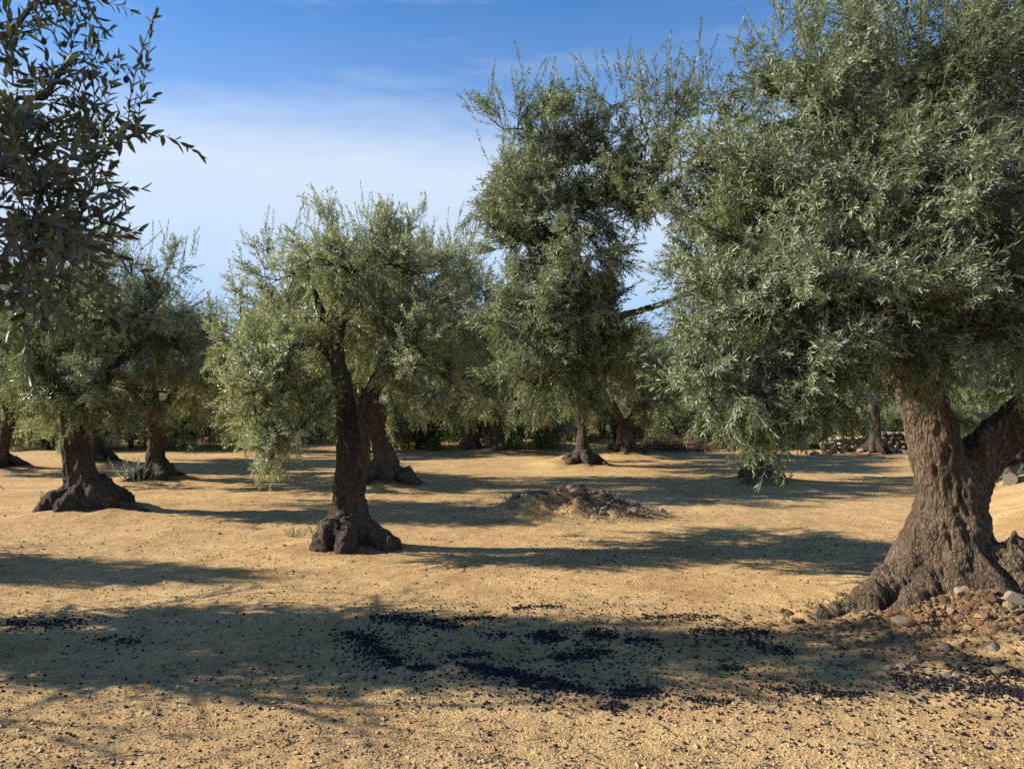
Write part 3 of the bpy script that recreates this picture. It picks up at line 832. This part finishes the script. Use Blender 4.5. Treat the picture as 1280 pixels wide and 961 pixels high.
# ------------------------------------------------------------------ bushes along the far edge
def bush_proto(seed):
    rs = np.random.RandomState(seed)
    lim = [[(0, 0, -.05, .05), (.1, .05, .35, .03), (.2, .1, .7, .02)], [(0, 0, -.05, .05), (-.15, .0, .3, .03), (-.35, .1, .6, .02)]]
    cls = [(rs.uniform(-.8, .8), rs.uniform(-.5, .5), rs.uniform(.35, .95), .5, .45, .45, 1.0, 4) for _ in range(9)]
    g, br = build_crown(rs, cls, lim, FAR, .8, .5, .02)
    gs = Geo()
    for p in lim: tube(gs, resample(p, .1), 6)
    for p in br: tube(gs, p, 4, 0, False)
    return gs.mesh('bush_stems', [BARK_DARK]), g.mesh('bush_leaves', [LEAF_BUSH, TWIG])


BP = [bush_proto(601), bush_proto(602)]
bfirst = {}


def bush(kind, x, y, s, rz, label, group):
    loc = (x, y, Hs(x, y) - .03)
    if kind not in bfirst:
        r = empty('bush', loc, rz); r.scale = (s, s, s); tag(r, label, 'bush', group)
        link('stems', BP[kind][0], r); link('foliage', BP[kind][1], r); bfirst[kind] = r
    else: copy_tree(bfirst[kind], loc, rz, (s, s, s), label, group)


rs = np.random.RandomState(10)
for k in range(64):
    y = rs.uniform(23.8, 31); x = -24 + 48 * (k + rs.uniform(.1, .9)) / 64 * y / 28
    if x > 7.0 or 3.2 < x: y += 2.2
    if min(math.hypot(x - a, y - b) for a, b in placed) < 1.0: continue
    bush(k % 2, x, y, rs.uniform(1.0, 1.9), rs.uniform(0, 6), 'green bush in the undergrowth closing the far end between the trunks', 'bushes along the far edge')
for px_, dd_, s_ in ((125, 25, 1.6), (165, 25.5, 1.8), (210, 25, 1.5), (60, 25, 1.5), (640, 25.5, 1.6), (690, 25.5, 1.7), (540, 25, 1.5), (1000, 26, 1.7), (930, 26.5, 1.7)):
    p = P(px_, 540, dd_); bush(px_ % 2, p[0], p[1], s_, px_, 'green bush in the undergrowth closing the far end between the trunks', 'bushes along the far edge')
p = P(850, 520, 26.0); bush(0, p[0], p[1], 1.7, 1, 'tall dark bush right behind the reddish brush pile', 'bushes along the far edge')
p = P(1185, 520, 23.5); bush(1, p[0], p[1], 1.2, 2, 'pale green bush behind the dry stone wall near the thick forked trunk', 'bushes along the far edge')
p = P(1060, 520, 24.5); bush(1, p[0], p[1], 1.3, 3, 'grey-green bush behind the left end of the dry stone wall', 'bushes along the far edge')


# ------------------------------------------------------------------ stones
def rock_shape(seed, V, amp=.3):
    n = vnoise(V * 1.4 + seed * 7.1, seed) * amp + vnoise(V * 3.3 + seed, seed + 1) * amp * .35
    W = V * (1 + n)[:, None]
    rs = np.random.RandomState(seed)
    for _ in range(6):           # flat broken faces
        d = unit(rs.randn(3)); h = rs.uniform(.55, .85); s = W @ d
        W = W - np.outer(np.maximum(s - h, 0), d)
    return W


ROCKS = []
for k in range(6):
    g = Geo(); g.add(rock_shape(800 + k, IV3), IF3.ravel(), np.full(len(IF3), 3)); ROCKS.append(g.mesh('stone', [STONE], False))


def stone(px, py, size, label, group, k, rs, name='stone'):
    x, y = G(px, py)
    # the heap is higher than the flat ground: step back along the view until the ray meets it
    for _ in range(6):
        z = Hs(x, y); d = F * (CAMZ - z) / (py - HOR); x, y = (px - CX) / F * d, d
    o = link(name, ROCKS[k % 6], None, (x, y, Hs(x, y) + size * .18))
    o.rotation_euler = (rs.uniform(-.4, .4), rs.uniform(-.4, .4), rs.uniform(0, 6.28))
    o.scale = (size * rs.uniform(.9, 1.3), size * rs.uniform(.8, 1.1), size * rs.uniform(.55, .8))
    tag(o, label, 'stone', group)


rs = np.random.RandomState(33)
SG = 'stones in the soil heap under the largest tree'
stone(1121, 778, .062, 'pale angular stone, largest on the slope below the long left root', SG, 0, rs)
stone(1240, 812, .058, 'orange-tan stone resting lowest on the heap under the thick trunk', SG, 1, rs)
stone(1197, 745, .060, 'rust-coloured stone wedged against the foot of the thick trunk', SG, 2, rs)
stone(1262, 778, .095, 'broad earthy clod beside the trunk foot at the right edge', SG, 3, rs)
for k in range(30):
    px, py = rs.uniform(1010, 1290), rs.uniform(765, 845)
    if py < 770 + (1120 - px) * .25: continue
    stone(px, py, rs.uniform(.018, .042), 'small tan stone lying loose in the stony soil around the thick trunk', SG, k, rs)

# ------------------------------------------------------------------ loose gravel and fallen olives (uncountable)
def scatter_mesh(name, mat, x, y, s, V, Fc, squash, rs, lift=.3, smooth=False, rough=.0):
    n = len(x)
    z = H(x, y)
    q = np.stack([x, y], 1)
    z = z + (1 - sstep(10, 22, y)) * (.005 * vnoise(q * 5, 21) + .005 * vnoise(q * 13, 22))
    d1 = np.exp(-(((x - T1[0] - .2) / 1.5) ** 2 + ((y - T1[1] + .45) / .9) ** 2))
    z = z + d1 * (.060 * np.maximum(vnoise(q * 6.5, 31), -.2) + .02 * np.abs(vnoise(q * 15, 32)))
    a = rs.uniform(0, 6.28, n); tl = rs.uniform(-.5, .5, n)
    S = s[:, None] * np.stack([rs.uniform(.85, 1.3, n), rs.uniform(.8, 1.1, n), rs.uniform(*squash, n)], 1)
    W = V[None] * S[:, None, :]
    if rough: W = W * (1 + rough * rs.randn(n, len(V), 1))
    x1 = W[..., 0] * np.cos(tl)[:, None] + W[..., 2] * np.sin(tl)[:, None]; z1 = -W[..., 0] * np.sin(tl)[:, None] + W[..., 2] * np.cos(tl)[:, None]
    xx = x1 * np.cos(a)[:, None] - W[..., 1] * np.sin(a)[:, None]; yy = x1 * np.sin(a)[:, None] + W[..., 1] * np.cos(a)[:, None]
    z0 = z + lift * s * (squash[0] + squash[1]) / 2
    A = np.stack([xx + x[:, None], yy + y[:, None], z1 + z0[:, None]], -1).reshape(-1, 3)
    L_ = (Fc.ravel()[None] + (np.arange(n) * len(V))[:, None]).ravel()
    return np_mesh(name, A, L_, np.full(n * len(Fc), 3), [mat], None, smooth)


IV0 = np.array([(0, 0, 1), (.9, .2, .1), (-.2, .95, 0), (-.95, -.1, .1), (.15, -.9, 0), (0, .1, -.9), (.55, .55, .5), (-.5, -.55, .5)])
IF0 = np.array([(0, 1, 6), (0, 6, 2), (1, 2, 6), (0, 2, 3), (0, 3, 7), (0, 7, 4), (3, 4, 7), (0, 4, 1), (5, 2, 1), (5, 3, 2), (5, 4, 3), (5, 1, 4)])
rs = np.random.RandomState(44)
n = 52000
py = 500 + 461 * np.sqrt(rs.uniform(.06, 1.08, n)); px = rs.uniform(-60, 1340, n)
d = F * CAMZ / (py - HOR); x = (px - CX) / F * d
keep = vnoise(np.stack([x, d], 1) * 1.1, 55) + rs.uniform(-1, 1, n) > -.35
x, d = x[keep], d[keep]
s = np.clip(rs.lognormal(math.log(.0044), .48, len(x)), .002, .018) * np.clip(d / 5, 1, 1.6)
tag(link('gravel', scatter_mesh('gravel', GRAVEL, x, d, s, IV0, IF0, (.5, .85), rs, .3, False, .1)), 'loose tan gravel scattered over the sandy soil', 'gravel', kind='stuff')

CLOD = rough_mat('soil_clod', [(0, (.055, .034, .020)), (.5, (.145, .088, .045)), (1, (.30, .20, .105))], 30, True, .95, .004)
n2 = 11000
x = T1[0] + .25 + rs.randn(n2) * .78; d = T1[1] - .62 + rs.randn(n2) * .28; s = np.clip(rs.lognormal(math.log(.0075), .65, n2), .003, .040)
tag(link('soil_clods', scatter_mesh('soil_clods', CLOD, x, d, s, IV1, IF1, (.5, .85), rs, .3, False, .2)), 'crumbly brown clods of earth heaped round the foot of the thick trunk', 'soil clods', kind='stuff')

ox, oy, oz = [], [], []


def drift(px0, py0, px1, py1, w, n, curve=0.0):
    a, b = G(px0, py0), G(px1, py1)
    t = rs.uniform(0, 1, n)
    nrm = np.array([-(b - a)[1], (b - a)[0]]); nrm /= np.linalg.norm(nrm) + 1e-9
    ww = w * (.45 + .55 * np.sin(t * math.pi) ** .6) * (1 + .45 * vnoise(np.stack([t * 6, t * 0 + px0], 1), 5))
    off = np.clip(rs.standard_t(1.8, n), -7, 7) * ww * .72 + curve * np.sin(t * math.pi)
    p = a + (b - a) * (t + rs.standard_t(2, n) * .035)[:, None] + nrm * off[:, None]
    ox.append(p[:, 0]); oy.append(p[:, 1])
    oz.append(np.maximum(0, rs.uniform(-.3, 1, n)) * .009 * np.exp(-(off / (ww + 1e-6)) ** 2))


for a_ in [(580, 829, 735, 862, .045, 760, .02), (650, 850, 735, 860, .05, 260), (455, 800, 500, 830, .10, 420), (430, 790, 470, 800, .08, 200), (470, 770, 570, 783, .10, 420), (515, 832, 545, 830, .04, 130), (550, 776, 620, 770, .05, 150),
           (560, 818, 610, 816, .03, 90), (690, 822, 760, 812, .05, 260), (670, 790, 700, 800, .09, 260), (730, 790, 770, 795, .08, 190), (780, 800, 820, 798, .05, 130), (770, 862, 820, 860, .05, 240), (750, 880, 780, 880, .04, 110),
           (900, 832, 925, 831, .035, 120), (960, 857, 1075, 861, .035, 260), (1120, 845, 1290, 866, .13, 900), (1180, 835, 1290, 845, .08, 300), (860, 785, 960, 790, .09, 260), (930, 800, 990, 815, .07, 160), (640, 760, 700, 757, .05, 120), (800, 770, 900, 768, .05, 160),
           (0, 778, 110, 776, .09, 260), (130, 796, 180, 800, .06, 90), (850, 870, 910, 874, .03, 70), (620, 838, 640, 834, .02, 40), (600, 795, 640, 793, .04, 60), (1000, 1000, 1270, 905, .1, 60)]:
    drift(*a_)


def sprinkle(n, fx, fy):
    px, py = fx(n), fy(n)
    p = F * CAMZ / (py - HOR)
    ox.append((px - CX) / F * p); oy.append(p); oz.append(np.zeros(n))


sprinkle(1100, lambda n: rs.normal(740, 200, n), lambda n: rs.uniform(752, 885, n))
sprinkle(300, lambda n: rs.uniform(0, 1280, n), lambda n: rs.uniform(840, 985, n))
sprinkle(260, lambda n: rs.normal(1080, 160, n), lambda n: rs.normal(880, 28, n))
sprinkle(120, lambda n: rs.uniform(0, 480, n), lambda n: rs.uniform(765, 870, n))
sprinkle(350, lambda n: rs.uniform(650, 1130, n), lambda n: rs.uniform(668, 705, n))
sprinkle(160, lambda n: rs.uniform(0, 1000, n), lambda n: rs.uniform(690, 750, n))
ox, oy, oz = np.concatenate(ox), np.concatenate(oy), np.concatenate(oz)
keep = (oy > 2.5) & (oy < 12)
ox, oy, oz = ox[keep], oy[keep], oz[keep]
ome = scatter_mesh('fallen_olives', OLIVE, ox, oy, np.clip(rs.normal(.0080, .0013, len(ox)), .005, .0112), IV1, IF1, (.75, .95), rs, .55, True)
vv = np.empty(len(ome.vertices) * 3); ome.vertices.foreach_get('co', vv); vv = vv.reshape(-1, 3)
vv[:, 2] += np.repeat(oz, len(IV1)); ome.vertices.foreach_set('co', vv.ravel()); ome.update()
tag(link('fallen_olives', ome), 'dark ripe olives fallen in drifts and strewn over the shaded soil', 'fallen olives', kind='stuff')


# dead leaves strewn below the trees
def litter(rs, x, y, size, mat, name):
    V, Fc = leaf_lo(1, .24, .25)
    g = Geo(); z = H(x, y)
    for k in range(len(x)):
        a = rs.uniform(0, 6.28); s = size * rs.uniform(.6, 1.2); ti = rs.uniform(-.25, .35)
        W = np.stack([V[:, 0], V[:, 2], V[:, 1] + V[:, 2] * ti], 1) * s
        W = np.stack([W[:, 0] * math.cos(a) - W[:, 1] * math.sin(a), W[:, 0] * math.sin(a) + W[:, 1] * math.cos(a), W[:, 2]], 1)
        g.add(W + [x[k], y[k], z[k] + .010], [q for f in Fc for q in f], [len(f) for f in Fc])
    return g.mesh(name, [mat])


n = 2600
pxl = np.concatenate([rs.normal(720, 260, n // 2), rs.uniform(900, 1290, n // 4), rs.uniform(0, 1280, n // 4)])
pyl = np.concatenate([rs.uniform(745, 885, n // 2), rs.uniform(770, 870, n // 4), rs.uniform(640, 960, n // 4)])
dl = F * CAMZ / (pyl - HOR)
tag(link('leaf_litter', litter(rs, (pxl - CX) / F * dl, dl, .05, DEBRIS, 'leaf_litter')), 'dry fallen olive leaves strewn on the shaded soil', 'leaf litter', kind='stuff')

tg = Geo()
for k in range(420):
    px_, py_ = rs.uniform(-20, 1300), 500 + 470 * math.sqrt(rs.uniform(.08, 1.0)); d_ = F * CAMZ / (py_ - HOR); x_, y_ = (px_ - CX) / F * d_, d_
    a = rs.uniform(0, 6.28); l = rs.uniform(.03, .13); z_ = Hs(x_, y_) + .008
    tube(tg, [(x_, y_, z_, .0022), (x_ + math.cos(a) * l * .5 + rs.randn() * .008, y_ + math.sin(a) * l * .5, z_ + rs.uniform(0, .012), .0022), (x_ + math.cos(a) * l, y_ + math.sin(a) * l, z_ + .002, .0012)], 4)
tag(link('dry_twigs', tg.mesh('dry_twigs', [DEBRIS])), 'small dry twigs strewn over the grove floor', 'twigs', kind='stuff')

# ------------------------------------------------------------------ rubble mound in the middle
rs = np.random.RandomState(66)
mc = np.array([.62, 10.75])


def mound_h(x, y):
    u, v = (x - mc[0]) / 1.12, (y - mc[1]) / .62
    r2 = u * u + v * v
    h = .34 * np.exp(-1.5 * r2) + .12 * np.exp(-3 * ((u - .55) ** 2 + (v + .1) ** 2))
    q = np.stack([x, y], 1)
    return (h * (1 + .30 * vnoise(q * 3.5, 71) + .14 * vnoise(q * 9, 72)) + .03 * vnoise(q * 14, 73) * np.exp(-r2)) * (1 - sstep(1.2, 1.9, np.sqrt(r2)))


a_ = np.linspace(-1.9, 1.9, 110); b_ = np.linspace(-1.15, 1.15, 80)
A, Bq = np.meshgrid(a_ + mc[0], b_ + mc[1], indexing='ij'); A, Bq = A.ravel(), Bq.ravel()
zz = H(A, Bq) + mound_h(A, Bq) - .018
i, j = np.meshgrid(np.arange(109), np.arange(79), indexing='ij'); q = i * 80 + j
pile = link('rubble_mound', np_mesh('mound_earth', np.stack([A, Bq, zz], 1), np.stack([q, q + 80, q + 81, q + 1], -1).reshape(-1), np.full(109 * 79, 4), [SOIL]))
tag(pile, 'low heap of orange earth, grey stones and dry leaf debris in the open middle', 'rubble mound')
for k in range(80):
    x = mc[0] + rs.normal(.28, .50); y = mc[1] + rs.normal(-.12, .26)
    s = rs.uniform(.018, .06) if k > 6 else rs.uniform(.06, .10)
    o = link('stone', ROCKS[k % 6], pile, (x, y, Hs(x, y) + float(mound_h(np.array([x]), np.array([y]))[0]) + s * .1))
    o.rotation_euler = (rs.uniform(-.5, .5), rs.uniform(-.5, .5), rs.uniform(0, 6)); o.scale = (s * 1.2, s, s * .65)
n = 2300
x = mc[0] + rs.normal(.35, .55, n); y = mc[1] + rs.normal(-.1, .28, n)
dg_ = Geo(); V, Fc = leaf_lo(1, .26, .3)
zz = H(x, y) + mound_h(x, y)
for k in range(n):
    a = rs.uniform(0, 6.28); s = rs.uniform(.03, .075); ti = rs.uniform(-.5, .9)
    W = np.stack([V[:, 0], V[:, 2], V[:, 1] + V[:, 2] * ti], 1) * s
    W = np.stack([W[:, 0] * math.cos(a) - W[:, 1] * math.sin(a), W[:, 0] * math.sin(a) + W[:, 1] * math.cos(a), W[:, 2]], 1)
    dg_.add(W + [x[k], y[k], zz[k] + .012], [q for f in Fc for q in f], [len(f) for f in Fc])
for k in range(70):
    xx, yy = mc[0] + rs.normal(.4, .5), mc[1] + rs.normal(-.1, .25); z0 = Hs(xx, yy) + float(mound_h(np.array([xx]), np.array([yy]))[0])
    a = rs.uniform(0, 6.28); l = rs.uniform(.08, .25)
    tube(dg_, [(xx, yy, z0, .004), (xx + math.cos(a) * l / 2, yy + math.sin(a) * l / 2, z0 + rs.uniform(0, .06), .004), (xx + math.cos(a) * l, yy + math.sin(a) * l, z0 + rs.uniform(0, .09), .002)], 4)
tag(link('leaf_debris', dg_.mesh('leaf_debris', [DEBRIS]), pile), 'dry leaves and twigs', kind='stuff')

# ------------------------------------------------------------------ dry stone wall
rs = np.random.RandomState(77)
wg = Geo()
x0, x1 = 9.0, 15.6
for course in range(5):
    x = x0 + rs.uniform(0, .1)
    while x < x1:
        wv = rs.uniform(.14, .34); hgt = .125
        top = .62 + .10 * math.sin(x * 1.7) - .25 * max(0, 1 - (x - x0) / .9)
        zc = .06 + course * hgt
        if zc > top: x += wv; continue
        yv = 22.6 + .10 * (x - x0) + rs.uniform(-.05, .05) + .03 * course
        W = rock_shape(rs.randint(1, 9000), IV2, .22) * [wv * .54, .2, hgt * .60]
        ca = rs.uniform(-.25, .25)
        W = np.stack([W[:, 0] * math.cos(ca) - W[:, 2] * math.sin(ca), W[:, 1], W[:, 0] * math.sin(ca) + W[:, 2] * math.cos(ca)], 1)
        wg.add(W + [x + wv / 2, yv, Hs(x, yv) + zc], IF2.ravel(), np.full(len(IF2), 3)); x += wv
for k in range(60):
    x = rs.uniform(x0 - .6, x1); yv = 22.3 + .1 * (x - x0) - abs(rs.normal(0, .35)); s = rs.uniform(.05, .14)
    wg.add(rock_shape(rs.randint(1, 9000), IV2, .25) * [s * 1.2, s, s * .7] + [x, yv, Hs(x, yv) + s * .3], IF2.ravel(), np.full(len(IF2), 3))
tag(link('stone_wall', wg.mesh('stone_wall', [STONE], False)), 'low tumbled dry stone wall along the bank behind the thick forked trunk', 'stone wall')

# ------------------------------------------------------------------ brush pile
rs = np.random.RandomState(88)
bg = Geo(); bc = P(845, 555, 24.2)
for k in range(420):
    xx, yy = bc[0] + rs.normal(0, .62), bc[1] + rs.normal(0, .35)
    z0 = Hs(xx, yy) + abs(rs.normal(0, .22)) * math.exp(-((xx - bc[0]) / .95) ** 2)
    a = rs.normal(0, .5) + (math.pi if rs.rand() < .5 else 0); l = rs.uniform(.3, .9); up = rs.uniform(-.05, .35)
    tube(bg, [(xx, yy, z0, .010), (xx + math.cos(a) * l * .5, yy + math.sin(a) * l * .5, z0 + up * l * .6, .008), (xx + math.cos(a) * l, yy + math.sin(a) * l, z0 + up * l * .7, .004)], 4)
tag(link('brush_pile', bg.mesh('brush_pile', [DRYTWIG])), 'reddish heap of dry cut branches in front of a dark bush', 'brush pile')

# ------------------------------------------------------------------ cut log
lx, ly = 7.95, 12.3
lz = Hs(lx, ly)
lg = empty('cut_log', (lx, ly, lz + .10), rad(-28)); tag(lg, 'short sawn log with a pale round cut face beside the pale weed', 'log')
g = Geo(); tube(g, resample([(0, -.02, 0, .105), (0, .3, .02, .102), (.01, .62, .03, .11)], .05), 20); me = g.mesh('log_bark', [BARK])
vv = np.empty(len(me.vertices) * 3); me.vertices.foreach_get('co', vv); vv = vv.reshape(-1, 3)
vv += (vnoise(vv * [16, 5, 16], 4) * .008)[:, None] * unit(vv * [1, 0, 1]); me.vertices.foreach_set('co', vv.ravel())
link('bark', me, lg)
g = Geo(); tube(g, [(0, -.032, 0, .094), (0, -.018, 0, .098)], 20); link('cut_face', g.mesh('log_face', [WOODCUT], False), lg)


# ------------------------------------------------------------------ weeds and suckers
def weed_mesh(seed, n, h, spread, leaf, mat, lw=.28):
    rs = np.random.RandomState(seed)
    tm = [twig_template(rs, h * rs.uniform(.6, 1.1), leaf * .36, leaf, .75, rs.uniform(0, .3), 'lo', .002, lw) for _ in range(5)]
    g = Geo()
    for k in range(n):
        a = rs.uniform(0, 6.28); q = spread * math.sqrt(rs.rand())
        p = np.array([[q * math.cos(a), q * math.sin(a), -.01]]); d = np.array([[.7 * q / spread * math.cos(a) + rs.randn() * .2, .7 * q / spread * math.sin(a) + rs.randn() * .2, 1.0]])
        instance(g, tm[k % 5], p, d, rs.randn(1, 3), np.array([rs.uniform(.6, 1.15)]))
    return g.mesh('weed', [mat, TWIG])


WD = [weed_mesh(1, 26, .34, .28, .06, WEED), weed_mesh(2, 34, .40, .34, .055, GREYW, .2), weed_mesh(3, 16, .16, .14, .032, WEED, .35), weed_mesh(4, 30, .55, .25, .07, WEED, .22)]


def weed(k, x, y, s, label, rz=0, dz=0):
    o = link('weed', WD[k], None, (x, y, Hs(x, y) + dz)); o.scale = (s, s, s); o.rotation_euler = (0, 0, rz)
    tag(o, label, 'weed', 'weeds growing at the tree bases')


def wp(px, py, dd=0):
    g_ = G(px, py); return g_[0], g_[1] + dd


weed(0, *wp(467, 606, -.3), .9, 'green weed growing on the left side of the leaning trunk behind the central tree', 1)
weed(1, *wp(170, 602, 0), 1.0, 'grey-green weed, the left of two tufts at a squat trunk', 0)
weed(1, *wp(190, 601, -.5), .85, 'grey-green weed, the right of two tufts at a squat trunk', 2)
weed(3, *wp(935, 607, -.2), .6, 'leafy sucker growth at the left of the trunk under the hanging branches', 1)
weed(3, *wp(966, 607, -.3), .5, 'leafy sucker growth at the right of the trunk under the hanging branches', 2)
weed(2, *wp(70, 632, 0), 1.3, 'small green weed left of the leaning tree base', 3)
weed(2, *wp(403, 672, .2), 1.2, 'small green weed left of the slender central trunk base', 4)
weed(2, *wp(365, 672, .2), .7, 'tiny green weed standing alone left of the slender trunk', 5)
weed(2, T1[0] - 1.0, T1[1] - .22, .55, 'small dark weed on the end of the long left root', 1, .03)
weed(2, T1[0] - .82, T1[1] - .28, .5, 'small weed halfway up the long left root of the thick trunk', 2, .08)
weed(1, 7.75, 12.75, 1.25, 'pale grey-green bushy weed behind the sawn log', 1)
weed(2, T1[0] - 1.15, T1[1] - .1, .5, 'small dark weed on bare soil beside the end of the long left root', 3, 0)

# ------------------------------------------------------------------ sky, sun, camera
w = bpy.data.worlds.new('World'); scene.world = w; w.use_nodes = True
nt = w.node_tree; nt.nodes.clear(); lk = nt.links.new
out = nt.nodes.new('ShaderNodeOutputWorld'); bgd = N(nt, 'ShaderNodeBackground', Strength=.078)
sky = nt.nodes.new('ShaderNodeTexSky'); sky.sky_type = 'NISHITA'; sky.sun_disc = False
sky.sun_elevation = SUN_EL; sky.sun_rotation = math.atan2(SUN[0], SUN[1])
sky.altitude = 100; sky.air_density = 1.0; sky.dust_density = .1; sky.ozone_density = 3.0
tc = N(nt, 'ShaderNodeTexCoord')
sep = N(nt, 'ShaderNodeSeparateXYZ'); lk(tc.outputs['Generated'], sep.inputs[0])
mp = N(nt, 'ShaderNodeMapping'); mp.inputs['Scale'].default_value = (1.0, 1.0, 4.5); mp.inputs['Rotation'].default_value = (0, rad(5), 0); lk(tc.outputs['Generated'], mp.inputs[0])
nz = N(nt, 'ShaderNodeTexNoise', Scale=2.6, Detail=7.0, Roughness=.55, Distortion=.4); lk(mp.outputs[0], nz.inputs['Vector'])
# elevation pushed about by the noise, then a soft bank of thin cloud low in the sky
ma = N(nt, 'ShaderNodeMath', _operation='MULTIPLY_ADD'); lk(nz.outputs[0], ma.inputs[0]); ma.inputs[1].default_value = .11; ma.inputs[2].default_value = -.055
mb = N(nt, 'ShaderNodeMath', _operation='ADD'); lk(sep.outputs[2], mb.inputs[0]); lk(ma.outputs[0], mb.inputs[1])
band = ramp(nt, [(.0, (.18,) * 3), (.10, (.22,) * 3), (.17, (.62,) * 3), (.27, (.86,) * 3), (.315, (.52,) * 3), (.36, (.10,) * 3), (.46, (.0,) * 3)]); lk(mb.outputs[0], band.inputs[0])
mp2 = N(nt, 'ShaderNodeMapping'); mp2.inputs['Scale'].default_value = (1, 1, 7); mp2.inputs['Rotation'].default_value = (0, rad(-9), 0); lk(tc.outputs['Generated'], mp2.inputs[0])
nz2 = N(nt, 'ShaderNodeTexNoise', Scale=3.6, Detail=8.0, Roughness=.6); lk(mp2.outputs[0], nz2.inputs['Vector'])
ci = ramp(nt, [(.50, (0,) * 3), (.72, (.25,) * 3)]); lk(nz2.outputs[0], ci.inputs[0])
mx = N(nt, 'ShaderNodeMath', _operation='MAXIMUM'); lk(band.outputs[0], mx.inputs[0]); lk(ci.outputs[0], mx.inputs[1])
hs = N(nt, 'ShaderNodeHueSaturation', Saturation=1.30, Value=1.15); sk_ = mixc(nt, sky.outputs[0], (1.12, 1.03, 1.04), 1.0, 'MULTIPLY'); lk(sk_, hs.inputs['Color'])
veil = ramp(nt, [(0, (.8,) * 3), (.15, (.72,) * 3), (.28, (.38,) * 3), (.40, (.06,) * 3), (.6, (0,) * 3)]); lk(sep.outputs[2], veil.inputs[0])
fv = ramp(nt, [(.0, (.35,) * 3), (.5, (1,) * 3)]); lk(sep.outputs[1], fv.inputs[0])
mv = N(nt, 'ShaderNodeMath', _operation='MULTIPLY'); lk(veil.outputs[0], mv.inputs[0]); lk(fv.outputs[0], mv.inputs[1])
blue = mixc(nt, hs.outputs[0], (1.65, 3.2, 6.1), mv.outputs[0])
fr = ramp(nt, [(.05, (.25,) * 3), (.55, (1,) * 3)]); lk(sep.outputs[1], fr.inputs[0])
mf = N(nt, 'ShaderNodeMath', _operation='MULTIPLY'); lk(mx.outputs[0], mf.inputs[0]); lk(fr.outputs[0], mf.inputs[1])
cc = mixc(nt, blue, (4.75, 5.4, 6.1), mf.outputs[0])
lk(cc, bgd.inputs[0]); lk(bgd.outputs[0], out.inputs[0])

sl = bpy.data.lights.new('sun', 'SUN'); sl.energy = 5.0; sl.angle = rad(.55); sl.color = (1.0, .91, .79)
so = bpy.data.objects.new('sun', sl); col.objects.link(so)
so.rotation_euler = Vector(SUN).to_track_quat('Z', 'Y').to_euler(); so.location = (-20, 2, 15)

cd = bpy.data.cameras.new('camera'); cam = bpy.data.objects.new('camera', cd); col.objects.link(cam)
cd.sensor_width = 36; cd.lens = F / 1280 * 36; cd.clip_start = .05; cd.clip_end = 3000
cam.location = (0, 0, CAMZ); cam.rotation_euler = (rad(90) + math.atan((HOR - CY) / F), 0, 0)
cd.dof.use_dof = True; cd.dof.focus_distance = 7.0; cd.dof.aperture_fstop = 9.0
scene.camera = cam

scene.view_settings.view_transform = 'Standard'; scene.view_settings.look = 'None'; scene.view_settings.exposure = 1.05; scene.view_settings.gamma = 1
c = scene.cycles
c.use_denoising = False
c.max_bounces = 6; c.diffuse_bounces = 3; c.glossy_bounces = 2; c.transmission_bounces = 3; c.transparent_max_bounces = 4
